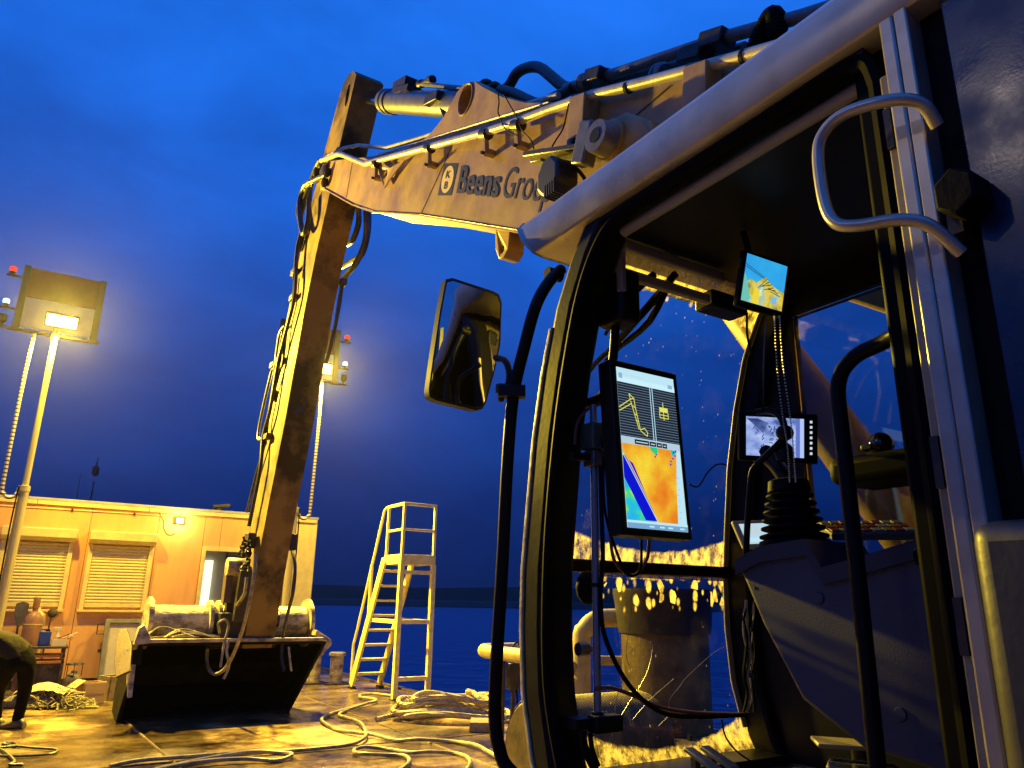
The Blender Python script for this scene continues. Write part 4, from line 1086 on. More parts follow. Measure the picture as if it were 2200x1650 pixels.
# roof shell
rs = [(1.47, 2.912), (1.435, 2.925), (1.415, 2.985), (1.43, 3.06), (1.49, 3.13), (1.60, 3.17), (2.40, 3.17), (2.52, 3.13), (2.58, 3.06), (2.58, 2.95), (2.53, 2.915)]
rb = MB(); n = len(rs); vs = []
stations = [lambda z: -.9, lambda z: .3, lambda z: 1.2, lambda z: 1.9, lambda z: 2.14 + (z - 2.915) * .72]
for f_ in stations:
    vs += [(x, f_(z), z) for x, z in rs]
fs = [(j * n + i, j * n + (i + 1) % n, (j + 1) * n + (i + 1) % n, (j + 1) * n + i) for j in range(len(stations) - 1) for i in range(n)]
fs += [tuple(range(n)), tuple(range((len(stations) - 1) * n, len(stations) * n))[::-1]]
fs = [q_[::-1] for q_ in fs]
rb.add(vs, fs)
roof = rb.build('cab_roof', silver_paint, EX, sharp=44)
roof.modifiers.new('bevel', 'BEVEL').width = .006
roof.modifiers['bevel'].limit_method = 'ANGLE'; roof.modifiers['bevel'].angle_limit = math.radians(50); roof.modifiers['bevel'].segments = 2
MB().box(1.50, 2.53, -.8, 1.90, 2.895, 2.912).build('headliner', black_plastic, roof)
# lower front visor corner, brown underside reflecting the lamps

# pillars
def band(y_in, name, x0_, x1_, m_, z0_=1.05, z1_=2.96, par=EX, out_=0.0, bev=.012):
    zs = [z for _, z in front if z0_ <= z <= z1_]
    if z0_ not in zs: zs = [z0_] + zs
    if z1_ not in zs and z1_ < 2.96: zs = zs + [z1_]
    o_ = [(fy(z) + out_, z) for z in zs]; i_ = [(fy(z) - y_in, z) for z in zs][::-1]
    b_ = MB()
    k = len(zs)
    for j in range(k - 1):
        q_ = [o_[j], o_[j + 1], i_[k - 2 - j], i_[k - 1 - j]]
        vs_ = [(x, y, z) for x in (x0_, x1_) for y, z in q_]
        f_ = [(0, 1, 5, 4), (2, 3, 7, 6), (0, 3, 2, 1), (4, 5, 6, 7)]
        if j == 0: f_.append((0, 4, 7, 3))
        if j == k - 2: f_.append((1, 2, 6, 5))
        b_.add(vs_, f_)
    # merge duplicate rings so that the shading runs through
    ob = b_.build(name, m_, par, sharp=35)
    bmx = bmesh.new(); bmx.from_mesh(ob.data); bmesh.ops.remove_doubles(bmx, verts=bmx.verts, dist=1e-5); bmesh.ops.recalc_face_normals(bmx, faces=bmx.faces); bmx.to_mesh(ob.data); bmx.free()
    ob.data.set_sharp_from_angle(angle=math.radians(35))
    if bev:
        bv_ = ob.modifiers.new('bevel', 'BEVEL'); bv_.width = bev; bv_.segments = 3; bv_.limit_method = 'ANGLE'; bv_.angle_limit = math.radians(50)
    return ob
rust_black = mat('pillar_black', (.003, .003, .0035), .42, 0, (.009, .008, .006), 7, .35, .04, 50, .06, spec=.15)
ap = band(.13, 'front_pillar', 1.46, 1.60, rust_black, bev=.03)
band(.014, 'pillar_edge', 1.457, 1.475, mat('edge_light_paint', (.60, .50, .25), .5, .1, (.30, .23, .11), 12, .7, .2), par=ap, z1_=2.60, out_=.004, bev=.004)  # pale strip paints the mast lamplight onto the pillar's front edge
band(.05, 'glazing_trim', 1.602, 1.622, mat('trim_grey', (.16, .15, .13), .5), z0_=1.82, z1_=2.86, par=ap, out_=-.03, bev=.004)
for k in range(2):
    band(.012, 'pillar_groove', 1.52 + .03 * k, 1.526 + .03 * k, steel_dark, par=ap, out_=-.128, bev=0)
ap2 = band(.15, 'front_pillar', 2.45, 2.55, rust_black, bev=.02)
band(.04, 'glazing_trim', 2.425, 2.449, mat('trim_tan', (.30, .26, .18), .5), z0_=1.2, z1_=2.88, par=ap2, out_=-.03, bev=.004)
# split bar
MB().box(1.60, 2.45, fy(1.78) - .06, fy(1.78) + .012, 1.755, 1.800).build('windshield_bar', rust_black, EX, .008)

# windshield panes with dried mud
def mud_glass(name, films, spots):
    """films: (height, bend, side) mud film below (side -1) or above (side +1) a wiper-shaped curve; spots: (height, side) splashes"""
    mt = bpy.data.materials.new(name); mt.use_nodes = True; n = mt.node_tree; n.nodes.clear(); N = n.nodes.new
    o = N('ShaderNodeOutputMaterial'); tr = N('ShaderNodeBsdfTransparent'); gl = N('ShaderNodeBsdfGlossy'); gl.inputs['Roughness'].default_value = .03
    tr.inputs[0].default_value = (.82, .85, .87, 1)
    fz = N('ShaderNodeFresnel'); fz.inputs[0].default_value = 1.42
    ms = N('ShaderNodeMixShader'); n.links.new(fz.outputs[0], ms.inputs[0]); n.links.new(tr.outputs[0], ms.inputs[1]); n.links.new(gl.outputs[0], ms.inputs[2])
    t = N('ShaderNodeTexCoord'); sp2 = N('ShaderNodeSeparateXYZ'); n.links.new(t.outputs['Object'], sp2.inputs[0])
    def math_(op, a, b):
        q_ = N('ShaderNodeMath'); q_.operation = op
        for i_, v_ in ((0, a), (1, b)):
            if isinstance(v_, (int, float)): q_.inputs[i_].default_value = v_
            else: n.links.new(v_, q_.inputs[i_])
        return q_.outputs[0]
    def rng(v, a0, a1, b0, b1):
        q_ = N('ShaderNodeMapRange'); n.links.new(v, q_.inputs[0])
        for i_, x_ in zip((1, 2, 3, 4), (a0, a1, b0, b1)): q_.inputs[i_].default_value = x_
        return q_.outputs[0]
    def noise(scale, sx, sy, sz, det=6, rough=.6):
        m_ = N('ShaderNodeMapping'); m_.inputs['Scale'].default_value = (sx, sy, sz); n.links.new(t.outputs['Object'], m_.inputs[0])
        q_ = N('ShaderNodeTexNoise'); q_.inputs['Scale'].default_value = scale; q_.inputs['Detail'].default_value = det; q_.inputs['Roughness'].default_value = rough
        n.links.new(m_.outputs[0], q_.inputs['Vector']); return q_.outputs['Fac']
    edge = noise(26, 1, 1, 1, 5); patch = noise(29, 1, 1, .6, 9, .72); drip = noise(34, 1, 1, .16, 5, .65)
    x2 = math_('MULTIPLY', sp2.outputs['X'], sp2.outputs['X'])
    fac = rng(noise(8, 1, 1, 1), .5, .85, .0, .012)
    for zc, bend, side in films:
        d_ = math_('SUBTRACT', sp2.outputs['Z'], math_('ADD', math_('MULTIPLY', x2, bend), zc))
        if side < 0: d_ = math_('MULTIPLY', d_, -1.0)
        d_ = math_('ADD', d_, math_('MULTIPLY', math_('SUBTRACT', edge, .5), .035))
        body = math_('ADD', math_('MULTIPLY', rng(patch, .40, .56, 0, 1), .75), math_('MULTIPLY', rng(drip, .42, .6, 0, 1), .35))
        fac = math_('MAXIMUM', fac, math_('MULTIPLY', rng(d_, 0, .012, 0, 1), math_('MINIMUM', math_('ADD', math_('MULTIPLY', body, .85), .08), .88)))
    for zc, side in spots:
        mv = N('ShaderNodeMapping'); mv.inputs['Scale'].default_value = (33, 33, 19); n.links.new(t.outputs['Object'], mv.inputs[0])
        vo = N('ShaderNodeTexVoronoi'); vo.inputs['Scale'].default_value = 1.0; vo.inputs['Randomness'].default_value = 1.0; n.links.new(mv.outputs[0], vo.inputs['Vector'])
        sc_ = N('ShaderNodeSeparateColor'); n.links.new(vo.outputs['Color'], sc_.inputs[0])
        d_ = math_('SUBTRACT', sp2.outputs['Z'], zc)
        if side < 0: d_ = math_('MULTIPLY', d_, -1.0)
        rad = math_('MULTIPLY', math_('MULTIPLY', sc_.outputs[0], sc_.outputs[1]), rng(d_, -.01, .05, 0, 1.25))
        hit = math_('ADD', math_('SUBTRACT', rad, vo.outputs['Distance']), math_('MULTIPLY', math_('SUBTRACT', edge, .5), .25))
        fac = math_('MAXIMUM', fac, math_('MULTIPLY', rng(hit, -.10, .12, 0, .85), rng(patch, .3, .5, .45, 1)))
    mcol = N('ShaderNodeValToRGB'); mcol.color_ramp.elements[0].position = .32; mcol.color_ramp.elements[0].color = (.22, .17, .09, 1); mcol.color_ramp.elements[1].position = .58; mcol.color_ramp.elements[1].color = (.78, .66, .40, 1); n.links.new(patch, mcol.inputs[0])
    mud = N('ShaderNodeBsdfTranslucent'); n.links.new(mcol.outputs[0], mud.inputs[0])
    dif = N('ShaderNodeBsdfDiffuse'); dif.inputs[0].default_value = (.30, .25, .15, 1)
    md = N('ShaderNodeMixShader'); md.inputs[0].default_value = .25; n.links.new(mud.outputs[0], md.inputs[1]); n.links.new(dif.outputs[0], md.inputs[2])
    fin_ = N('ShaderNodeMixShader'); n.links.new(fac, fin_.inputs[0]); n.links.new(ms.outputs[0], fin_.inputs[1]); n.links.new(md.outputs[0], fin_.inputs[2])
    n.links.new(fin_.outputs[0], o.inputs[0])
    return mt
def pane(name, z0_, z1_, m_):
    zs = [z0_ + (z1_ - z0_) * i / 12 for i in range(13)]
    b_ = MB(); nx = 5
    vs = [(1.602 + (2.449 - 1.602) * i / (nx - 1), fy(z) - .035, z) for z in zs for i in range(nx)]
    b_.add(vs, [(j * nx + i, j * nx + i + 1, (j + 1) * nx + i + 1, (j + 1) * nx + i) for j in range(12) for i in range(nx - 1)])
    return b_.build(name, m_, EX, sharp=80)
zc_u = (1.801 + 2.90) / 2; zc_l = (1.12 + 1.754) / 2
pane('windshield_upper_pane', 1.801, 2.90, mud_glass('mud_glass_upper', [(1.845 - zc_u, .40, -1), (2.80 - zc_u, -.30, 1)], [(2.76 - zc_u, 1)]))
pane('windshield_lower_pane', 1.12, 1.754, mud_glass('mud_glass_lower', [(1.165 - zc_l, .50, -1), (1.735 - zc_l, .15, 1)], [(1.615 - zc_l, 1)]))
# floor, sill and lower front shell
MB().box(1.47, 2.54, -.6, 2.05, 1.02, 1.10).build('cab_floor', mat('floor_mat', (.03, .027, .022), .7, 0, (.10, .08, .05), 7, .6, .3), EX)
MB().box(1.60, 2.45, 1.96, fy(1.12) + .0, 1.02, 1.13).build('front_sill', rust_black, EX, .01)
MB().box(1.46, 2.55, .5, 2.10, .92, 1.018).build('cab_base', steel_dark, EX)
MB().box(1.2, 4.2, -3.2, 2.0, .55, .915).build('slewing_platform', steel_dark, EX, .02)
MB().lathe((2.9, -.4, 0), (0, 0, 1), [(0, 1.5), (.05, 1.5), (.06, 1.15), (.548, 1.15)], 32).build('pedestal', steel_dark, EX)
# right wall of the cab with window
for y0_, y1_, z0_, z1_ in ((-.6, 2.08, 1.10, 1.72), (-.6, .55, 1.72, 2.89), (1.82, 2.02, 1.72, 2.80), (.55, 1.82, 2.80, 2.89)):
    MB().box(2.49, 2.548, y0_, y1_, z0_, z1_).build('right_wall', black_plastic, EX)
MB().box(2.510, 2.516, .552, 1.818, 1.722, 2.798).build('right_window_pane', thin_glass('cab_glass', (.85, .86, .88), 1.0), EX)
MB().box(1.62, 2.49, -.62, -.56, 1.10, 2.89).build('rear_wall', black_plastic, EX)
MB().box(1.522, 1.56, -.6, .60, 1.10, 2.89).build('left_rear_wall', black_plastic, EX)
# curved frame corner of the right window and dark crossing shelf
MB().box(2.20, 2.44, .70, 1.52, 2.035, 2.125).build('side_shelf', mat('shelf_black', (.002, .002, .0025), .6, spec=.05), EX, .03, seg=3)
# rear pillar: silver outer strip with seam, black inner post
rp = MB().box(1.435, 1.52, .7105, .744, 1.0, 2.93).build('rear_pillar', silver_paint, EX, .006)
MB().box(1.4355, 1.52, .680, .7095, 1.0, 2.93).build('pillar_strip', silver_paint, rp, .004)
MB().box(1.46, 1.50, .7094, .7106, 1.0, 2.93).build('pillar_seam', black_rubber, rp)
MB().box(1.448, 1.50, .7445, .766, 1.0, 2.80).build('latch_strip', mat('latch_strip', (.26, .22, .14), .45, .1, (.14, .11, .07), 8, .5), rp, .005)
MB().box(1.49, 1.60, .767, .850, 1.10, 2.89).build('inner_post', mat('post_black', (.0018, .0018, .002), .55, spec=.05), rp, .012)
for z_ in (2.66, 1.92, 1.62):
    MB().box(1.440, 1.449, .748, .764, z_ - .05, z_ + .05).build('hinge', steel_dark, rp)
# door seal running round the opening
sl = [(fy(1.12) - .14, 1.12)] + [(fy(z) - .135, z) for z in (1.4, 1.8, 2.2, 2.5, 2.7)] + [(1.80, 2.83), (1.70, 2.885), (1.5, 2.895), (1.1, 2.90), (.88, 2.905), (.82, 2.89), (.79, 2.83), (.785, 2.6), (.785, 1.12)]
MB().tube([(1.478, y, z) for y, z in sl], .022, 8, 5).build('door_seal', mat('post_black', (0, 0, 0)), EX)
MB().box(1.462, 1.50, .80, 1.80, 2.900, 2.914).build('seal_carrier', black_paint, EX)
# inner grab rail under the roof and headers
MB().tube([(1.535, 1.74, 2.865), (1.535, .80, 2.872)], .019, 10).build('inner_rail', mat('rail_grey', (.28, .26, .24), .4), EX)
hb_ = mat('header_beige', (.34, .30, .23), .5, 0, (.25, .2, .15), 6, .5)
MB().box(1.60, 2.10, 1.80, 1.83, 2.845, 2.885).build('header_bar', hb_, EX, .006)
MB().box(1.605, 2.06, 1.845, 1.875, 2.765, 2.80).build('header_bar', hb_, EX, .006)
MB().box(1.602, 1.622, 1.83, 1.88, 2.70, 2.88).build('header_bracket', hb_, EX, .004)
# outer handrail on the rear pillar
H_ = [(1.437, .655, 2.605), (1.40, .66, 2.645), (1.365, .70, 2.665), (1.35, .79, 2.685), (1.345, .845, 2.668), (1.345, .868, 2.62), (1.345, .866, 2.50), (1.345, .845, 2.44), (1.35, .80, 2.415), (1.36, .72, 2.395), (1.385, .675, 2.37), (1.437, .650, 2.315)]
MB().tube(H_, .0135, 12, 6).build('handrail', silver_paint, EX)
# dark grab bar inside the door opening
MB().tube([(1.60, .86, 2.265), (1.65, .95, 2.262), (1.65, 1.03, 2.245), (1.65, 1.08, 2.19), (1.65, 1.085, 2.05), (1.65, 1.085, 1.7), (1.65, 1.09, 1.12)], .019, 12, 5).build('grab_bar', black_paint, EX)
# navy side panel behind the pillar, bumper and rounded rubber guard
MB().box(1.49, 1.53, .60, .679, 1.0, 3.0).build('pillar_gap', black_rubber, EX)
npan = MB().box(1.468, 1.52, -2.2, .625, 1.0, 3.30).build('side_panel', navy_panel, EX, .004)
hx = MB(); hex_ = [(.625 + .043 * math.cos(a), 2.425 + .052 * math.sin(a)) for a in [math.pi / 6 + i * math.pi / 3 for i in range(6)]]
hx.prism(hex_, 'X', 1.39, 1.466); hx.build('door_stop', black_rubber, EX, .006)
MB().box(1.44, 1.489, .640, .668, 2.36, 2.47).build('stop_bracket', steel_dark, EX)
MB().box(1.30, 1.466, -.8, .655, .95, 1.79).build('rubber_guard', mat('guard_grey', (.022, .022, .025), .42, 0, (.04, .037, .033), 5, .5, .05), EX, .035, seg=4)

# mirror on its arm
arm = [(1.43, 1.985, 2.79), (1.38, 2.0, 2.735), (1.32, 1.95, 2.64), (1.30, 1.985, 2.53), (1.30, 2.06, 2.30), (1.30, 2.09, 2.0), (1.30, 2.11, 1.7), (1.30, 2.125, 1.40), (1.31, 2.10, 1.22), (1.34, 2.06, 1.10), (1.45, 2.0, 1.05)]
arm = [tuple(pt(a, b, X=x)) for a, b, x in ((1205, 580, 1.43), (1180, 605, 1.36), (1152, 655, 1.31), (1128, 740, 1.30), (1103, 850, 1.30), (1090, 1000, 1.30), (1080, 1200, 1.30), (1068, 1400, 1.30), (1063, 1530, 1.30), (1072, 1605, 1.31), (1100, 1660, 1.34))] + [(1.45, 1.95, 1.06)]
ma = MB().tube(arm, .021, 12, 5).build('mirror_arm', black_paint, EX)
MB().lathe(pt(1190, 590, X=1.40) - Vector((.03, 0, .0)), (1, 0, 0), [(0, .022), (.06, .022)], 10).build('arm_clamp', black_plastic, ma)
mpx = [(958, 600), (972, 597), (1058, 625), (1072, 632), (1078, 650), (1075, 740), (1062, 800), (1044, 866), (1036, 879), (1022, 881), (936, 860), (923, 852), (921, 836), (930, 770), (945, 670)]
mp3 = [pt(a, b, Y=2.30) for a, b in mpx]
cm = sum(mp3, Vector()) / len(mp3)
mirror_chrome = mat('mirror_glass', (.55, .56, .58), .015, 1.0)
mb_ = MB(); n = len(mp3)
nrm = Vector((.03, -1, .0)).normalized()
tl_ = [cm + (p - cm) * 1.0 for p in mp3]
sh = lambda p, s_, d_: cm + (p - cm) * s_ - nrm * d_
mb_.add([sh(p, 1.0, 0) for p in tl_] + [sh(p, 1.0, .035) for p in tl_] + [sh(p, .8, .06) for p in tl_], [(i, (i + 1) % n, (i + 1) % n + n, i + n) for i in range(n)] + [(i + n, (i + 1) % n + n, (i + 1) % n + 2 * n, i + 2 * n) for i in range(n)] + [tuple(range(2 * n, 3 * n))])
# face ring
mb_.add([sh(p, 1.0, 0) for p in tl_] + [sh(p, .955, -.002) for p in tl_], [(i, i + n, (i + 1) % n + n, (i + 1) % n) for i in range(n)])
mir = mb_.build('mirror', black_plastic, EX)
b_ = MB()
rings = [1.0, .75, .5, .25]
vs = []
for k, s_ in enumerate(rings):
    vs += [sh(p, .955 * s_, -.001 - .010 * (1 - s_ * s_)) for p in tl_]
vs.append(cm + nrm * .011)
fs = [(k * n + i, k * n + (i + 1) % n, (k + 1) * n + (i + 1) % n, (k + 1) * n + i) for k in range(3) for i in range(n)] + [(3 * n + i, 3 * n + (i + 1) % n, 4 * n) for i in range(n)]
b_.add(vs, fs); b_.build('mirror_glass', mirror_chrome, mir, sharp=80)
MB().tube([tuple(pt(a, b, Y=2.24)) for a, b in ((1066, 770),)] + [tuple(pt(a, b, X=1.31)) for a, b in ((1085, 775), (1094, 800), (1092, 825), (1084, 840))], .012, 8, 5).build('mirror_bracket', black_plastic, mir)
MB().obox(pt(1100, 842, X=1.29), Vector(_h) * .045, Vector(_f) * .025, (0, 0, .020)).build('bracket_clamp', black_plastic, mir, .004)
MB().lathe(pt(1077, 842, X=1.27) - Vector((0, 0, .035)), (0, 0, 1), [(0, .008), (.01, .012), (.03, .012), (.031, .02), (.06, .02)], 8).build('clamp_bolt', steel_dark, mir)

# work lamp and plate hung between boom and cab roof
wlm = mat('work_lamp_body', (.012, .014, .022), .45)
wk = MB()
wk.prism([(3.53 + .125 * math.cos(a), 4.33 + .145 * math.sin(a)) for a in [math.pi / 8 + i * math.pi / 4 for i in range(8)]], 'X', 2.46, 2.64)
wk.build('work_lamp', wlm, EX, .02, seg=3)
for k in range(5):
    MB().box(2.455, 2.65, 3.44 + k * .025, 3.45 + k * .025, 4.17, 4.26).build('cooling_fin', wlm, EX)
MB().obox(pt(1215, 335, X=2.62), (.13, 0, 0), (0, .33, .15), (0, -.008, .016)).build('lamp_plate', steel_dark, EX, .006)
MB().obox(pt(1165, 338, X=2.62), (.05, 0, 0), (0, .07, .03), (0, -.02, .04)).build('lamp_connector', grey_steel, EX, .006)
MB().tube([pt(a, b, X=2.6) for a, b in ((1195, 345), (1225, 350), (1250, 375), (1262, 395))], .012, 6, 5).build('lamp_cable', black_rubber, EX)

# wipers outside the windshield
for pts_ in ([(1452, 588), (1400, 650), (1345, 712), (1318, 745), (1280, 780), (1240, 840)], [(1440, 600), (1395, 690), (1332, 745), (1300, 775)], [(1405, 590), (1370, 620), (1335, 660), (1300, 720)]):
    P_ = []
    for a, b in pts_:
        p = pt(a, b, Y=2.15)
        p = pt(a, b, Y=fy(min(2.95, max(1.1, p.z))) + .03)
        P_.append(p)
    MB().tube(P_, [.016, .016, .014, .010, .007], 6, 3).build('wiper', black_paint, EX)
MB().obox((2.18, 1.90, 2.80), (.10, 0, 0), (0, .05, 0), (0, 0, .035)).build('wiper_motor', black_plastic, EX, .01)

# speaker box and bent tube on the inner side of the front pillar
MB().box(1.602, 1.70, 1.84, 1.98, 2.60, 2.80).build('speaker_box', black_plastic, EX, .02, seg=3)
MB().tube([(1.65, 1.93, 2.60), (1.655, 1.95, 2.50), (1.655, 1.98, 2.40), (1.65, 2.03, 2.36), (1.62, 2.09, 2.345)], .017, 10, 5).build('bent_tube', black_paint, EX)
# foot of the pillar: rubber knob, bolt
MB().ball((1.66, 2.12, 1.70), .045, 12, (1.0, .8, 1.3)).build('rubber_knob', black_rubber, EX)
MB().lathe((1.60, 2.10, 1.50), (1, 0, 0), [(0, .022), (.04, .022), (.041, .012), (.075, .012)], 8).build('bolt', grey_steel, EX)

# console with lid, plugs and joystick
CXA, CXB = 1.78, 2.02
cpoly = [(1.555, 1.765), (1.46, 1.80), (1.31, 1.812), (1.265, 1.735), (1.17, 1.755), (.97, 1.80), (.70, 1.82), (.70, 1.25), (.96, 1.295), (1.21, 1.325), (1.37, 1.415), (1.48, 1.60)]
console_m = mat('console_grey', (.034, .036, .060), .5, 0, (.026, .027, .042), 5, .6, .08, 200)
con = MB(); con.prism(cpoly, 'X', CXA, CXB)
con = con.build('console', console_m, EX, .012, seg=3)
ltop = cpoly[:7]
ld = MB()
for i in range(len(ltop) - 1):
    a, b = ltop[i], ltop[i + 1]
    vs = [(x, y, z + dz_) for x in (CXA - .012, CXB + .012) for (y, z) in (a, b) for dz_ in (-.030, .014)]
    ld.add(vs, [(0, 2, 3, 1), (4, 5, 7, 6), (1, 3, 7, 5), (0, 4, 6, 2)] + ([(0, 1, 5, 4)] if i == 0 else []) + ([(2, 6, 7, 3)] if i == len(ltop) - 2 else []))
ldo = ld.build('console_lid', mat('lid_dark', (.018, .019, .030), .45), con)
bmx = bmesh.new(); bmx.from_mesh(ldo.data); bmesh.ops.remove_doubles(bmx, verts=bmx.verts, dist=1e-5); bmesh.ops.recalc_face_normals(bmx, faces=bmx.faces); bmx.to_mesh(ldo.data); bmx.free()
for a, b in ((1760, 1285), (1935, 1535)):
    c = pt(a, b, X=CXA); MB().lathe((CXA - .004, c.y, c.z), (1, 0, 0), [(0, .014), (.003, .0165), (.006, .0165)], 18).build('plug', console_m, con)
c = pt(2003, 1197, X=CXA); MB().lathe((CXA - .05, c.y, c.z), (1, 0, 0), [(0, .018), (.01, .024), (.05, .022)], 14).build('knob', black_rubber, con)
js0 = Vector((1.90, 1.44, 1.82)); jd = Vector((.02, .04, 1)).normalized()
jprof = [(0, .100), (.012, .100)]
zz = .012
for k in range(6):
    r_ = .098 - .006 * k
    jprof += [(zz + .004, r_ - .024), (zz + .012, r_), (zz + .017, r_), (zz + .024, r_ - .022)]
    zz += .024
jprof += [(zz + .002, .05), (zz + .004, .062), (zz + .035, .058), (zz + .040, .048)]
MB().lathe(js0, jd, jprof, 24).build('joystick_boot', black_rubber, con)
top = js0 + jd * (zz + .035)
g0 = top; gpx = [(1692, 1035), (1672, 1005), (1650, 980), (1638, 965)]
gp = [pt(a, b, X=1.90) for a, b in gpx]
MB().tube(gp, [.024, .024, .026, .030], 12, 5).build('joystick_grip', black_plastic, con)
MB().ball(pt(1630, 975, X=1.90), .032, 12, (1, 1, .9)).build('joystick_head', black_plastic, con)
lev = [pt(a, b, X=1.83) for a, b in ((1603, 1195), (1606, 1120), (1612, 1040), (1618, 1008), (1640, 985), (1668, 958), (1684, 940))]
MB().tube(lev, .0095, 10, 4).build('lever', black_paint, con)
MB().ball(pt(1686, 930, X=1.83), .026, 16, (1, 1, .92)).build('lever_knob', black_plastic, con)
MB().lathe(pt(1686, 990, X=1.86), (0, 0, 1), [(0, .024), (.02, .028), (.04, .026), (.055, .012), (.08, .012)], 14).build('lever_knob', black_plastic, con)
MB().tube([pt(a, b, X=1.84) for a, b in ((1686, 925), (1680, 900), (1665, 886), (1645, 882), (1625, 886))], .011, 10, 4).build('lever', black_paint, con)
# keypad behind the console
kp = MB(); kc = pt(1860, 1140, X=2.10)
k1 = Vector((.075, -.09, .0)); k2 = Vector((.025, .045, .022))
kp.obox(kc, k1, k2, k1.cross(k2).normalized() * .012)
kpo = kp.build('keypad', mat('keypad_body', (.10, .095, .08), .5), EX, .004)
kn = k1.cross(k2).normalized()
if kn.z < 0: kn = -kn
for r_ in range(3):
    for c_ in range(8):
        b_ = MB(); b_.obox(kc + kn * .014 + k1 * (-.86 + c_ * .245) + k2 * (-.6 + r_ * .6), k1 * .095, k2 * .2, kn * .003)
        b_.build('key', mat('key_%s' % ('red', 'amber', 'pale')[(r_ + c_ * 2) % 3], ((.20, .03, .02), (.25, .17, .05), (.25, .23, .18))[(r_ + c_ * 2) % 3], .5), kpo)
# bundles of cables in the front right corner and across the windshield
for i in range(9):
    x = random.uniform(-8, 8)
    P_ = [pt(1612 + x + random.uniform(-7, 7), v_, Y=1.86) for v_ in (1290, 1330, 1370, 1410, 1450, 1490, 1530)]
    MB().tube(P_, random.choice((.003, .004, .006)), 6, 4).build('cable', (black_rubber, mat('cable_grey', (.30, .26, .2), .5))[i % 2], EX)
for ps, r_, Y_ in (([(1296, 980), (1300, 1100), (1330, 1200), (1350, 1235), (1375, 1225), (1378, 1160)], .005, 1.93), ([(1310, 1140), (1318, 1200), (1340, 1228), (1365, 1235), (1390, 1200), (1395, 1158)], .006, 1.94),
                   ([(1288, 960), (1292, 1100), (1295, 1200), (1290, 1280), (1300, 1370), (1350, 1470), (1420, 1530), (1500, 1540), (1600, 1536)], .008, 1.98), ([(1280, 1480), (1310, 1478), (1350, 1490), (1420, 1520), (1500, 1532), (1600, 1535)], .007, 1.99),
                   ([(1252, 1570), (1255, 1600), (1270, 1640), (1285, 1660)], .012, 1.95), ([(1268, 1575), (1272, 1610), (1285, 1645)], .008, 1.96),
                   ([(1480, 1040), (1500, 1045), (1520, 1015), (1540, 998), (1560, 998)], .003, 1.95), ([(1235, 955), (1240, 910), (1262, 880), (1300, 865)], .006, 2.02), ([(1550, 1545), (1560, 1585), (1590, 1620), (1640, 1650)], .003, 1.9)):
    MB().tube([pt(a, b, Y=Y_) for a, b in ps], r_, 7, 6).build('cable', mat('cable_red', (.16, .05, .03), .5) if r_ in (.006, .007) else black_rubber, EX)
# fine hanging wires and the cracks they scratch across the lower pane
for ps in ([(1352, 1430), (1345, 1400), (1356, 1320), (1358, 1260)], [(1322, 1560), (1345, 1520), (1388, 1450), (1402, 1395), (1398, 1380)], [(1318, 1555), (1325, 1500), (1335, 1470)], [(1440, 1535), (1438, 1505), (1460, 1475), (1475, 1455), (1530, 1405), (1556, 1390)], [(1360, 1545), (1400, 1500), (1448, 1458)], [(1415, 1560), (1435, 1540)]):
    MB().tube([pt(a, b, Y=2.02) for a, b in ps], .0011, 5, 4).build('fine_wire', mat('wire_pale', (.55, .5, .42), .35, .6), EX)
# screws of the console
for (y_, z_) in ((1.50, 1.70), (1.02, 1.36)):
    MB().lathe((CXA - .002, y_, z_), (1, 0, 0), [(0, .0045), (.004, .0055)], 8).build('screw', steel_dark, con)
# pedals on the floor
for k, (a, b) in enumerate(((1510, 1632), (1545, 1628))):
    c = pt(a, b, Y=1.75)
    pd = MB().obox(c, (.018, 0, 0), (0, .06, .02), (0, -.003, .006)).build('pedal', grey_steel, EX, .003)
    MB().box(c.x - .01, c.x + .01, c.y + .02, c.y + .04, 1.10, c.z).build('pedal_stem', steel_dark, pd)
c = pt(1850, 1600, X=2.15)
MB().obox(c, (.08, -.10, .0), (.05, .05, .0), (0, 0, .006)).build('foot_plate', mat('foot_plate', (.30, .24, .14), .5, .3), EX, .004)
MB().obox(c + Vector((.0, .05, -.10)), (.10, -.12, .0), (.06, .05, .0), (0, 0, .006)).build('foot_plate', MATS['foot_plate'], EX, .004)
MB().lathe((c.x, c.y, 1.10), (0, 0, 1), [(0, .03), (c.z - 1.11, .03)], 10).build('seat_post', steel_dark, EX)

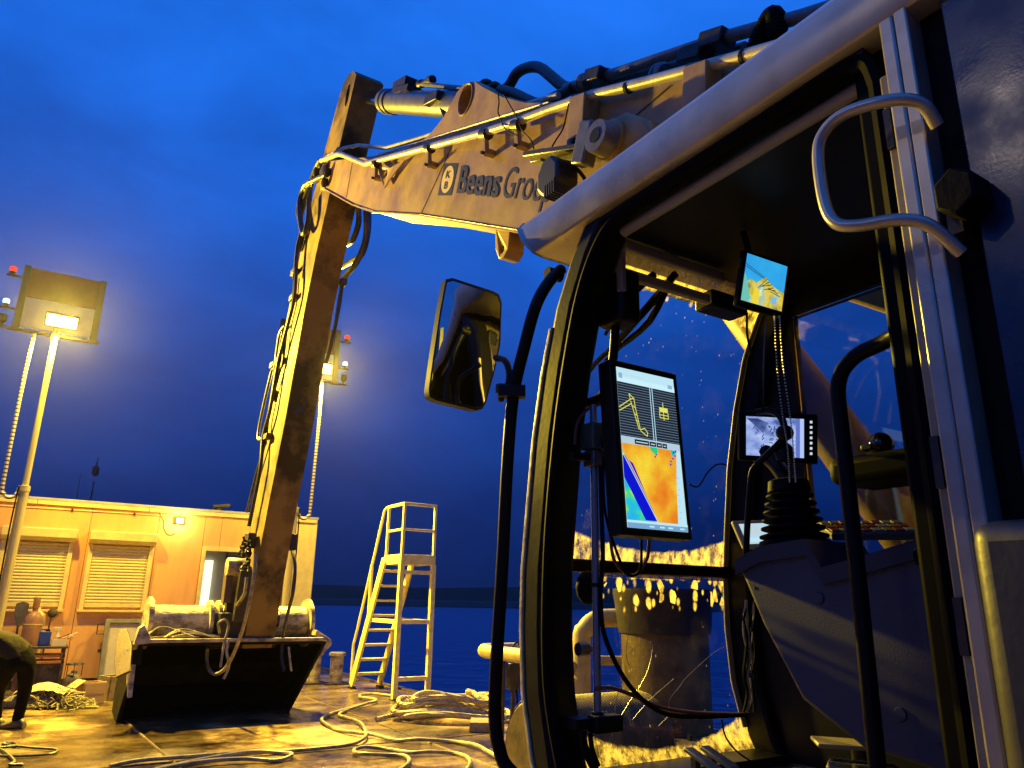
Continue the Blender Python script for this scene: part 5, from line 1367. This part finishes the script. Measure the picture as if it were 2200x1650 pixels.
# ------------------------------------------------------------------ displays inside the cab
def display(name, label, c, ax, ay, thick, depth_dir, bez, bez_m):
    """flat display; c centre of the screen face, ax/ay half vectors, depth_dir unit vector to the back"""
    root = thing(name, tuple(c), label, 'monitor')
    dd = Vector(depth_dir).normalized()
    l, r_, t_, b_ = bez
    ux, uy = Vector(ax).normalized(), Vector(ay).normalized()
    cc = Vector(c) + ux * (r_ - l) / 2 + uy * (t_ - b_) / 2
    body = MB().obox(cc + dd * (thick / 2 + .001), Vector(ax) + ux * (l + r_) / 2, Vector(ay) + uy * (t_ + b_) / 2, dd * thick / 2).build('housing', bez_m, root, .006, seg=3)
    return root
class Screen(MB):
    def __init__(s, c, ax, ay, nrm):
        super().__init__(); s.c, s.ax, s.ay, s.n = Vector(c), Vector(ax), Vector(ay), Vector(nrm).normalized(); s.mats = []
    def P(s, u, v, l): return s.c + s.ax * (2 * u - 1) + s.ay * (2 * v - 1) + s.n * (.0004 + .00035 * l)
    def m(s, m_):
        if m_ not in s.mats: s.mats.append(m_)
        return s.mats.index(m_)
    def poly(s, pts, m_, l=0):
        s.add([s.P(u, v, l) for u, v in pts], [tuple(range(len(pts)))], s.m(m_))
    def rect(s, u0, v0, u1, v1, m_, l=0): s.poly([(u0, v0), (u1, v0), (u1, v1), (u0, v1)], m_, l)
    def line(s, a, b, w, m_, l=1):
        du, dv = (b[0] - a[0]) * s.ax.length, (b[1] - a[1]) * s.ay.length
        L_ = math.hypot(du, dv) or 1; nu, nv = -dv / L_ * w / s.ax.length, du / L_ * w / s.ay.length
        s.poly([(a[0] - nu, a[1] - nv), (b[0] - nu, b[1] - nv), (b[0] + nu, b[1] + nv), (a[0] + nu, a[1] + nv)], m_, l)
def emit_noise(name, stops, scale=3.0, strength=1.0, stretch=(1, 1, 1), detail=5):
    mt = bpy.data.materials.new(name); mt.use_nodes = True; n = mt.node_tree; n.nodes.clear(); N = n.nodes.new
    o = N('ShaderNodeOutputMaterial'); e = N('ShaderNodeEmission'); t = N('ShaderNodeTexCoord'); mp_ = N('ShaderNodeMapping'); mp_.inputs['Scale'].default_value = stretch
    z_ = N('ShaderNodeTexNoise'); z_.inputs['Scale'].default_value = scale; z_.inputs['Detail'].default_value = detail
    r_ = N('ShaderNodeValToRGB'); els = r_.color_ramp.elements
    els[0].position, els[0].color = stops[0][0], (*stops[0][1], 1); els[1].position, els[1].color = stops[-1][0], (*stops[-1][1], 1)
    for p_, c_ in stops[1:-1]:
        q_ = els.new(p_); q_.color = (*c_, 1)
    n.links.new(t.outputs['Object'], mp_.inputs[0]); n.links.new(mp_.outputs[0], z_.inputs['Vector']); n.links.new(z_.outputs['Fac'], r_.inputs[0]); n.links.new(r_.outputs[0], e.inputs[0]); e.inputs[1].default_value = strength
    n.links.new(e.outputs[0], o.inputs[0])
    return mt
# main survey display
q = {k: pt(*v, Y=1.86) for k, v in dict(tl=(1327, 780), tr=(1449, 812), bl=(1346, 1136), br=(1472, 1148)).items()}
W_ = .268; Hh = .548
cc = (q['tl'] + q['tr'] + q['bl'] + q['br']) / 4
ax = Vector((1, -.0, 0)) * W_ / 2; ay = Vector((-.012, .055, 1)).normalized() * Hh / 2
nr = ax.cross(ay).normalized()
if nr.y > 0: nr = -nr
mon = display('survey_display', 'tall bright survey monitor with excavator drawing above a coloured depth map', cc, ax, ay, .068, -nr, (.024, .022, .026, .024), black_plastic)
S = Screen(cc, ax, ay, nr)
pale = emit('scr_pale', (.52, .80, .92), 1.0); dark = emit('scr_dark', (.012, .022, .045), 1.0); wht = emit('scr_line', (.55, .66, .72), 1.0)
yel = emit('scr_yellow', (.80, .78, .10), 1.0); blk = emit('scr_black', (.01, .015, .02), 1.0); blu = emit('scr_blue', (.005, .008, .62), 1.0)
S.rect(0, 0, 1, 1, pale)
S.rect(0, .555, 1, .905, dark, 1)
for i in range(20):
    v = .563 + i * .0172; S.line((0, v), (1, v), .0003, emit('scr_grid', (.24, .32, .38), 1.0), 2)
S.line((.55, .555), (.55, .935), .0008, pale, 3); S.line((.59, .555), (.59, .935), .0008, pale, 3)
S.rect(.0, .905, 1, .94, emit('scr_pale2', (.60, .88, .98), 1.0), 2)
for i in range(9):
    S.rect(.05 + i * .045, .962 - .006, .05 + i * .045 + .03, .962, wht, 3)
S.rect(.88, .925, .96, .95, emit('scr_mid', (.25, .45, .62), 1), 3); S.rect(.03, .93, .09, .965, MATS['scr_mid'], 3)
def flip(u, v): return (u, v)
for seg_ in (((0, .735), (.20, .80)), ((0, .712), (.22, .775)), ((.20, .80), (.18, .835)), ((.18, .835), (.26, .81)), ((.26, .81), (.27, .76)), ((.27, .76), (.33, .61)), ((.20, .79), (.31, .61)), ((.33, .61), (.40, .625)), ((.40, .625), (.45, .60)), ((.45, .60), (.44, .575)), ((.44, .575), (.33, .605)), ((.2, .8), (.26, .81)), ((.23, .76), (.28, .745)), ((.25, .71), (.30, .70)), ((.27, .67), (.31, .66)), ((.76, .82), (.76, .70))):
    S.line(seg_[0], seg_[1], .0008, yel, 4)
S.rect(.69, .755, .84, .785, yel, 4)
for a, b in (((.69, .755), (.69, .715)), ((.84, .755), (.84, .715)), ((.69, .715), (.84, .715)), ((.69, .735), (.84, .735))): S.line(a, b, .0008, yel, 4)
S.rect(0, .51, 1, .553, emit('scr_bar', (.45, .62, .74), 1), 2)
for u0, u1 in ((.22, .46), (.47, .58), (.59, .68), (.69, .77)):
    S.rect(u0, .515, u1, .545, blk, 3); S.rect(u0 + .02, .526, u1 - .02, .533, wht, 4)
mp_o = emit_noise('scr_map_orange', [(.32, (.80, .12, .01)), (.46, (.85, .32, .02)), (.56, (.90, .52, .03)), (.7, (.95, .75, .05))], 7, 1.0)
mp_c = emit_noise('scr_map_cyan', [(.36, (.9, .8, .05)), (.44, (.1, .75, .15)), (.54, (.02, .55, .70)), (.7, (.03, .4, .9))], 14, 1.0)
S.rect(0, .045, .80, .51, mp_o, 3)
S.poly([(.80, .045), (.84, .045), (.88, .30), (.93, .51), (.80, .51)], mp_o, 3)
S.poly([(0, .045), (.46, .045), (.0, .47)], mp_c, 4)
S.poly([(.0, .43), (.0, .30), (.12, .20), (.30, .05), (.49, .05), (.33, .22), (.16, .39), (.09, .41), (.05, .44)], blu, 5)
S.line((.02, .46), (.52, .05), .0012, emit('scr_edge', (.85, .45, .05), 1), 6); S.line((.0, .45), (.50, .045), .0008, pale, 6)
S.poly([(.46, .51), (.60, .51), (.59, .475), (.53, .47), (.48, .485)], emit('scr_green', (.02, .6, .25), 1), 5)
S.poly([(.82, .51), (.92, .51), (.91, .49), (.84, .47)], emit('scr_teal', (.02, .5, .6), 1), 5)
for u, v in ((.86, .49), (.88, .47), (.84, .45), (.80, .43), (.79, .41), (.53, .445), (.55, .46), (.9, .5)):
    S.rect(u, v, u + .025, v + .012, blu, 6)
for i in range(10):
    S.rect(.87 + .02 * (i % 2), .08 + i * .036, .90 + .02 * (i % 2), .083 + i * .036, MATS['scr_mid'], 6)
for r_ in range(26):
    for c_ in range(16):
        u = .12 + c_ * .045 + .0225 * (r_ % 2); v = .06 + r_ * .017
        if v > .47 - u * .86 + .06 and u < .82: S.rect(u, v, u + .008, v + .0028, emit('scr_dot', (.55, .33, .02), 1), 6)
S.rect(0, 0, 1, .03, emit('scr_task', (.18, .38, .62), 1), 6); S.rect(0, .03, 1, .045, pale, 6)
for u in (.35, .52, .66, .86): S.rect(u, .01, u + .08, .02, pale, 7)
S.build('screen', S.mats, mon)
# stand: tube, clamps
sp0 = Vector((1.585, 2.0, 0))
st_ = thing('display_stand', (1.585, 2.0, 1.13), 'upright tube stand that carries the tall survey monitor', 'stand')
MB().lathe((1.60, 2.0, 1.30), (0, 0, 1), [(0, .0125), (1.02, .0125)], 12).build('tube', mat('stand_tube', (.32, .32, .34), .3, .8), st_)
MB().lathe((1.60, 2.0, 1.30), (0, 0, 1), [(0, .02), (.02, .02)], 10).build('foot', steel_dark, st_)
MB().lathe((1.60, 2.0, 1.70), (0, 0, 1), [(0, .016), (.012, .016)], 12).build('collar', black_plastic, st_)
MB().box(1.56, 1.67, 1.955, 2.005, 1.262, 1.312).build('lower_clamp', black_plastic, st_, .006)
MB().box(1.50, 1.559, 1.98, 2.06, 1.275, 1.305).build('lower_arm', black_plastic, st_)
MB().box(1.575, 1.625, 1.97, 2.03, 2.10, 2.155).build('upper_clamp', grey_steel, st_, .005)
MB().box(1.50, 1.574, 1.985, 2.015, 2.115, 2.14).build('upper_arm', black_plastic, st_)
MB().box(1.565, 1.63, 1.96, 2.03, 2.157, 2.25).build('hinge_block', mat('hinge_green', (.05, .07, .05), .5), st_, .006)
MB().box(1.60, 1.75, 1.93, 1.965, 2.16, 2.20).build('mount_arm', black_plastic, st_)
# overhead camera monitor
yb = 1.50
bl = Vector((1.815, yb, 2.60)); br = Vector((2.015, yb, 2.605)); up_ = Vector((0, -.040, .150))
cc = (bl + br) / 2 + up_ / 2
ax = (br - bl) / 2; ay = up_ / 2
nr = ax.cross(ay).normalized()
if nr.y > 0: nr = -nr
um = display('camera_monitor', 'small square camera monitor under the cab roof showing blue sky', cc, ax, ay, .022, -nr, (.012, .012, .010, .022), black_plastic)
S = Screen(cc, ax, ay, nr)
S.rect(0, 0, 1, 1, emit_noise('cam_sky', [(.3, (.02, .25, .75)), (.7, (.05, .60, .90))], 4, 1.0))
scn = emit_noise('cam_ground', [(.30, (.05, .12, .25)), (.44, (.55, .42, .05)), (.56, (.80, .62, .08)), (.66, (.25, .55, .55)), (.75, (.9, .85, .4))], 26, 1.0)
S.poly([(0, 0), (1, 0), (1, .40), (.82, .44), (.66, .50), (.5, .62), (.42, .56), (.30, .44), (.18, .50), (.06, .40), (0, .55)], scn, 1)
S.poly([(.0, .6), (.06, .5), (.20, .1), (.14, .0), (0, .0)], emit('cam_teal', (.15, .55, .45), 1), 2)
S.poly([(.22, 0), (.42, 0), (.40, .30), (.28, .36)], emit('cam_yel', (.85, .68, .05), 1), 2)
S.rect(.70, .10, .84, .26, emit('cam_lb', (.2, .5, .8), 1), 2)
for k in range(7):
    S.line((.35 + .05 * k, .35 + .03 * (k % 3)), (.55 + .06 * k, .60 - .05 * k), .0006, blk, 3)
S.line((0, .78), (.5, .6), .0005, blk, 3); S.line((0, .73), (.5, .57), .0005, blk, 3)
S.build('screen', S.mats, um)
MB().lathe(cc - nr * .03, (0, .2, 1), [(0, .012), (.21, .012)], 10).build('mount', black_plastic, um)
# tablet with deck camera
ctr = pt(1665, 939, T=2.32)
ax = _h * .118; ay = Vector(CU) * .078
ax = Vector(CR) * .112 + Vector((0, 0, -.006)); nr = -CF
tb_ = display('deck_camera_tablet', 'wide tablet with rounded black frame showing a pale blue deck camera picture', ctr, ax * .80, ay * .78, .018, CF, (.022, .045, .016, .018), black_plastic)
S = Screen(ctr, ax * .80, ay * .78, nr)
S.rect(0, 0, 1, 1, emit_noise('tab_pic', [(.32, (.08, .12, .38)), (.46, (.26, .36, .78)), (.6, (.42, .55, .95)), (.75, (.7, .8, 1.0))], 22, .9, (1, 1, 1.4), 8))
tdk = emit('tab_dark', (.03, .05, .20), 1); tlt = emit('tab_light', (.45, .56, .95), 1)
for k in range(9):
    S.line((.02 + .02 * k, .95), (.30 + .01 * k, .60 + .03 * k), .0006, tdk, 1)
S.rect(.86, .0, .93, 1, emit('tab_band', (.12, .18, .55), 1), 1); S.rect(.93, 0, 1, 1, tlt, 1)
for k in range(6): S.rect(.78, .04 + k * .10, .85, .10 + k * .10, tlt, 1)
for k in range(26):
    u = random.uniform(.15, .55); v = random.uniform(.1, .8); S.line((u, v), (u + random.uniform(-.08, .08), v + random.uniform(-.12, .12)), .0007, tdk, 2)
S.build('screen', S.mats, tb_)
for k in range(7):
    p = ctr + ax * (.80 * 1.0) + Vector(CR) * .022 + ay * (.66 - .21 * k)
    MB().obox(p - CF * .0015, Vector(CR) * .0035, Vector(CU) * .004, CF * .001).build('button', emit('btn', (.75, .85, 1), .8), tb_)
MB().tube([ctr + CF * .02, ctr + CF * .10 + CR * .12, Vector((2.47, 1.84, 2.2))], .012, 8, 4).build('mount', black_plastic, tb_)
# lower tilted tablet with yellow lit side
ctr = pt(1628, 1146, T=2.5)
a_ = Vector((.75, -.45, .05)).normalized(); b2 = Vector((-.10, .35, .93)).normalized(); nn = a_.cross(b2).normalized()
if nn.y > 0: nn = -nn
t2 = display('small_tablet', 'small tilted tablet behind the joystick bellows', ctr, a_ * .05, b2 * .036, .02, -nn, (.018, .012, .014, .014), mat('tablet_beige', (.42, .36, .20), .5))
S = Screen(ctr, a_ * .05, b2 * .036, nn); S.rect(0, 0, 1, 1, emit('tab2', (.55, .78, .92), .9)); S.rect(.05, .5, .6, .9, wht, 1); S.rect(.1, .1, .5, .3, pale, 1); S.build('screen', S.mats, t2)
# dome camera on the right window sill
dm = thing('dome_camera', (2.36, 1.40, 2.126), 'black dome camera on the shelf below the side window', 'camera')
c = pt(1893, 955, X=2.36)
MB().ball((c.x, c.y, c.z), .042, 18).build('dome', mat('gloss_black', (.008, .008, .01), .06, 0, coat=1.0), dm)
MB().lathe((c.x, c.y, 2.126), (0, 0, 1), [(0, .045), (max(.012, c.z - .036 - 2.126), .035)], 16).build('base', black_plastic, dm)
MB().box(c.x - .09, c.x - .04, c.y - .02, c.y + .02, c.z - .03, c.z - .01).build('connector', black_plastic, dm, .004)
# hanging cords and bead chains
for a, b in (((1605, 672), (1625, 760)), ):
    pass
cd_ = thing('monitor_cable', tuple(pt(1640, 880, T=2.2)), 'thin cable hanging from the small square camera monitor', 'cable')
MB().tube([pt(a, b, T=2.15) for a, b in ((1605, 672), (1605, 715), (1612, 750), (1626, 810), (1636, 850), (1640, 885))], .0035, 6, 5).build('wire', black_rubber, cd_)
MB().tube([pt(a, b, T=2.15) for a, b in ((1645, 690), (1642, 740), (1640, 800), (1640, 885))], .0022, 6, 5).build('wire', grey_steel, cd_)
bd = thing('bead_chain', tuple(pt(1690, 1035, T=2.1)), 'double metal bead chain hanging beside the tablet', 'chain')
for ps in ([(1664, 680), (1669, 780), (1681, 890), (1692, 960), (1697, 1035)], [(1675, 680), (1682, 780), (1697, 890), (1704, 960), (1710, 1035)]):
    cp = catmull([pt(a, b, T=2.1) for a, b in ps], 16)
    g = MB()
    for p in cp:
        g.ball(p, .0026, 6)
    g.build('beads', mat('bead_metal', (.55, .5, .42), .3, .9), bd)
# clear bottle lying on the floor
bo = thing('plastic_bottle', tuple(pt(1800, 1655, X=1.95)), 'clear ribbed plastic bottle on the cab floor', 'bottle')
c = pt(1775, 1652, X=1.95)
prof = [(0, .008), (.01, .028)]
for k in range(9): prof += [(.02 + k * .018, .031), (.029 + k * .018, .028)]
prof += [(.20, .012), (.22, .012)]
MB().lathe(c, (.5, -.8, 0), prof, 16).build('bottle', thin_glass('bottle_plastic', (.85, .88, .9), 2.5, .1), bo)

# ------------------------------------------------------------------ spud pile, pipe rail and drum seen through the windshield
SC = Vector((5.90, 6.22, 0)); 
SPD = thing('spud_pile', (SC.x, SC.y, 0), 'thick steel spud pile with dark collar seen through the windshield', 'pile')
spm = mat('spud_steel', (.17, .115, .045), .55, .1, (.06, .04, .02), 3, .85, .25, 20, spec=.3)
MB().lathe((SC.x, SC.y, .40), (0, 0, 1), [(0, .46), (1.35, .46)], 32).build('pile', spm, SPD)
MB().lathe((SC.x, SC.y, 1.75), (0, 0, 1), [(-.40, .49), (-.12, .52), (0, .54), (.05, .54)], 32).build('collar', steel_dark, SPD)
MB().box(SC.x - .72, SC.x + .54, SC.y - .70, SC.y + .70, 0, .395).build('base', spm, SPD, .02)
for i in range(7):
    a = 2.2 + i * .35
    MB().lathe((SC.x + .60 * math.cos(a), SC.y + .60 * math.sin(a), .395), (0, 0, 1), [(0, .03), (.05, .03)], 6).build('bolt', steel_dark, SPD)
yp = mat('yellow_pipe', (.55, .43, .14), .45, 0, (.36, .27, .10), 6, .6, .1)
PR = thing('pipe_guard', (4.9, 7.0, 0), 'bent yellow pipe guard rail at the deck edge left of the cab', 'railing')
MB().tube([(6.2, 8.55, 1.06), (5.3, 8.55, 1.06), (5.05, 8.50, 1.06), (4.93, 8.36, 1.06), (4.90, 8.15, 1.06), (4.90, 7.6, 1.06), (4.90, 7.15, 1.06)], .08, 14, 4).build('top_pipe', yp, PR)
for y_ in (7.95, 7.25):
    MB().lathe((4.92, y_, 0), (0, 0, 1), [(0, .12), (.02, .12), (.021, .055), (.99, .055)], 12).build('post', steel_dark, PR)
EP = thing('elbow_pipe', (5.7, 7.6, 0), 'yellow vent pipe with elbow beside the spud pile', 'pipe')
e0 = pt(1250, 1470, Y=6.9)
MB().tube([(e0.x, 6.9, .0), (e0.x, 6.9, 1.20), (e0.x + .03, 6.87, 1.36), (e0.x + .12, 6.82, 1.46), (e0.x + .26, 6.74, 1.49), (e0.x + .62, 6.52, 1.49)], .10, 14, 4).build('pipe', yp, EP)
MB().tube([(e0.x - .5, 6.95, .98), (e0.x - .09, 6.92, .98)], .06, 10).build('branch', yp, EP)
MB().tube([(e0.x + .1, 6.75, 1.05), (e0.x + .55, 6.5, 1.05)], .05, 10).build('branch', yp, EP)
WD = thing('mesh_drum', (4.9, 5.7, 0), 'muddy drum wrapped in mesh in front of the spud pile', 'drum')
d0 = pt(1260, 1500, Y=5.4)
MB().lathe((d0.x - .55, 5.4, .47), (1, .0, 0), [(0, .40), (.02, .42), (1.15, .42), (1.17, .40)], 28).build('drum', spm, WD)
mw = MB()
for k in range(40):
    x = d0.x - .53 + k * .029
    mw.tube([(x + .02 * math.sin(12 * a + math.pi * (k % 2)), 5.4 + .432 * math.cos(a), .47 + .432 * math.sin(a)) for a in [2 * math.pi * i / 24 for i in range(25)]], .0045, 4)
mw.build('mesh_wrap', spm, WD)
MB().box(d0.x - .5, d0.x - .4, 5.1, 5.7, 0, .08).box(d0.x + .45, d0.x + .55, 5.1, 5.7, 0, .08).build('cradle', steel_dark, WD)
CBX = thing('control_post', tuple(pt(1100, 1600, Z=0)), 'dark junction box on a post beside the mirror arm foot', 'box')
p = CBX.location
MB().box(p.x - .02, p.x + .02, p.y - .02, p.y + .02, 0, .62).build('post', steel_dark, CBX)
MB().box(p.x - .07, p.x + .07, p.y - .06, p.y + .06, .62, .92).build('box', steel_dark, CBX, .01)
MB().tube([(p.x, p.y, .92), (p.x - .03, p.y, 1.08), (p.x + .06, p.y, 1.16), (p.x + .12, p.y, 1.05)], .012, 6, 5).build('cable', black_rubber, CBX)
MB().tube([(p.x + .05, p.y, .62), (p.x + .06, p.y - .03, .35), (p.x + .05, p.y - .05, .02)], .012, 6, 5).build('cable', black_rubber, CBX)

# ------------------------------------------------------------------ person bending over at the left edge
def person():
    L = lambda a, b, dep=0.0: pt(a, b, T=9.36 + dep)
    R0 = L(30, 1570)
    V = []; Ed = []; Rd = []
    def v(p, r):
        V.append(Vector(p)); Rd.append(r); return len(V) - 1
    def chain(i, items):
        for p, r in items:
            k = v(p, r); Ed.append((i, k)); i = k
        return i
    fl = -_h; nearv = -_f
    hip = Vector((L(48, 1402).x, L(48, 1402).y, .93))
    pelvis = v(hip, (.155, .145))
    foot = Vector((L(34, 1566).x, L(34, 1566).y, .0))
    # far (visible) leg
    f2 = Vector((L(2, 1597).x, L(2, 1597).y, 0)) + fl * .12
    for ft, hp_, kn in ((foot, hip - nearv * .09 + _h * .02, _h * .035), (f2, hip + nearv * .11 + fl * .06, fl * .06)):
        h1_ = hp_ + Vector((0, 0, -.10)); kn_ = ft.lerp(Vector((hp_.x, hp_.y, 0)), .45) + kn + Vector((0, 0, .50))
        chain(pelvis, [(h1_, (.13, .13)), (h1_.lerp(kn_, .5), (.110, .110)), (kn_, (.084, .084)), (kn_.lerp(ft, .45) + Vector((0, 0, .02)), (.070, .070)), (ft + Vector((0, 0, .13)), (.064, .066)), (ft + Vector((0, 0, .085)), (.07, .07))])
    # bent torso, neck, head
    w = hip + fl * .20 + Vector((0, 0, .13)); ch_ = hip + fl * .43 + Vector((0, 0, .20)); nk = hip + fl * .62 + Vector((0, 0, .17)); hd_ = hip + fl * .76 + Vector((0, 0, .10))
    a1 = v(w, (.155, .145)); Ed.append((pelvis, a1)); a2 = v(ch_, (.17, .165)); Ed.append((a1, a2)); a3 = v(nk, (.07, .07)); Ed.append((a2, a3))
    chain(a3, [(hd_ - fl * .03, (.085, .085)), (hd_ + fl * .06 + Vector((0, 0, -.05)), (.095, .095)), (hd_ + fl * .10 + Vector((0, 0, -.11)), (.06, .06))])
    for s in (-1, 1):
        sh_ = ch_ + fl * .10 + nearv * .18 * s
        e_ = sh_ + Vector((0, 0, -.28)) + fl * .05; h_ = e_ + Vector((0, 0, -.24)) + fl * .08
        k = chain(a2, [(sh_, (.07, .07)), (e_, (.05, .05)), (h_, (.036, .036)), (h_ + Vector((0, 0, -.07)) + fl * .02, (.04, .022))])
        pb = V[k]
        for j, ln in enumerate((.075, .085, .08, .065)):
            chain(k, [(pb + nearv * (.030 - .02 * j) + Vector((0, 0, -.05)), (.009, .009)), (pb + nearv * (.032 - .022 * j) + Vector((0, 0, -.05 - ln)) + fl * .02, (.008, .008))])
        chain(k, [(pb + fl * .035 + Vector((0, 0, .0)), (.011, .011)), (pb + fl * .05 + Vector((0, 0, -.05)), (.009, .009))])
    c0 = Vector((foot.x, foot.y, 0))
    me = bpy.data.meshes.new('person'); me.from_pydata([p - c0 for p in V], Ed, []); me.update()
    o = bpy.data.objects.new('person', me); col.objects.link(o); o.location = c0
    sk = o.modifiers.new('skin', 'SKIN'); sk.use_smooth_shade = True
    for i, r_ in enumerate(Rd):
        me.skin_vertices[0].data[i].radius = r_
    me.skin_vertices[0].data[0].use_root = True
    ss = o.modifiers.new('sub', 'SUBSURF'); ss.levels = 2; ss.render_levels = 2
    bpy.context.view_layer.update()
    dg = bpy.context.evaluated_depsgraph_get()
    nm = bpy.data.meshes.new_from_object(o.evaluated_get(dg))
    o.modifiers.clear(); o.data = nm
    cloth = mat('work_trousers', (.003, .003, .004), .9, 0, (.007, .006, .005), 7, .6, .6, 14, spec=.04)
    jack = mat('work_jacket', (.030, .025, .014), .9, 0, (.012, .010, .007), 5, .6, .8, 11, spec=.05)
    skin = mat('skin', (.45, .26, .17), .5); boot = mat('boots', (.03, .025, .02), .5, 0, (.08, .06, .04), 8, .5, .2); hair = mat('hair', (.03, .02, .015), .7)
    for m_ in (cloth, jack, boot, skin, hair): nm.materials.append(m_)
    hipl = hip - c0
    for p in nm.polygons:
        p.use_smooth = True
        c = p.center
        along = (c - hipl).dot(fl)
        if c.z > .70 and along > .60: p.material_index = 4 if c.z > hipl.z + .10 else 3
        elif c.z > .88 + .0 * along and (along > -.02) or (c.z > .72 and along > .26): p.material_index = 1
        elif along > .34 and c.z > .45: p.material_index = 1
        elif along > .34 and c.z > .2 and c.z <= .45: p.material_index = 3
        else: p.material_index = 0
    tx = bpy.data.textures.new('folds', 'CLOUDS'); tx.noise_scale = .06
    dp = o.modifiers.new('folds', 'DISPLACE'); dp.texture = tx; dp.strength = .018; dp.mid_level = .5
    WLOC[o.name] = c0
    for ft in (foot, f2):
        bt_ = MB(); n_ = 12; secs = [(-.10, .050, .05, .085), (-.06, .058, .055, .13), (0, .060, .055, .15), (.06, .052, .05, .10), (.13, .054, .045, .075), (.19, .045, .04, .06), (.215, .02, .03, .045)]
        vs_ = []
        for dx_, hw, cz, ht in secs:
            for k_ in range(n_):
                a_ = 2 * math.pi * k_ / n_
                vs_.append(ft + fl * dx_ + nearv * (hw * math.cos(a_)) + Vector((0, 0, max(0.002, ht / 2 + ht / 2 * math.sin(a_)))))
        bt_.add(vs_, [(i * n_ + k, i * n_ + (k + 1) % n_, (i + 1) * n_ + (k + 1) % n_, (i + 1) * n_ + k) for i in range(len(secs) - 1) for k in range(n_)] + [tuple(range(n_))[::-1], tuple(range((len(secs) - 1) * n_, len(secs) * n_))])
        bt_.build('boot', boot, o, sharp=60)
    tag(o, 'person in dark trousers and olive jacket bending forward at the left edge', 'person')
person()

# ------------------------------------------------------------------ haze volume added to imitate lens glow round the lamps
hz = MB()
hz.box(-1600, 1600, -1600, 1600, -3, 27)
hv = bpy.data.materials.new('halo_haze'); hv.use_nodes = True; n = hv.node_tree; n.nodes.clear()
o_ = n.nodes.new('ShaderNodeOutputMaterial'); pvol = n.nodes.new('ShaderNodeVolumePrincipled')
pvol.inputs['Color'].default_value = (.9, .9, .92, 1); pvol.inputs['Density'].default_value = 0.00017; pvol.inputs['Anisotropy'].default_value = 0.90
n.links.new(pvol.outputs[0], o_.inputs['Volume'])
hzo = tag(hz.build('haze', hv), 'thin haze added for the glow round the floodlights', None, kind='stuff')
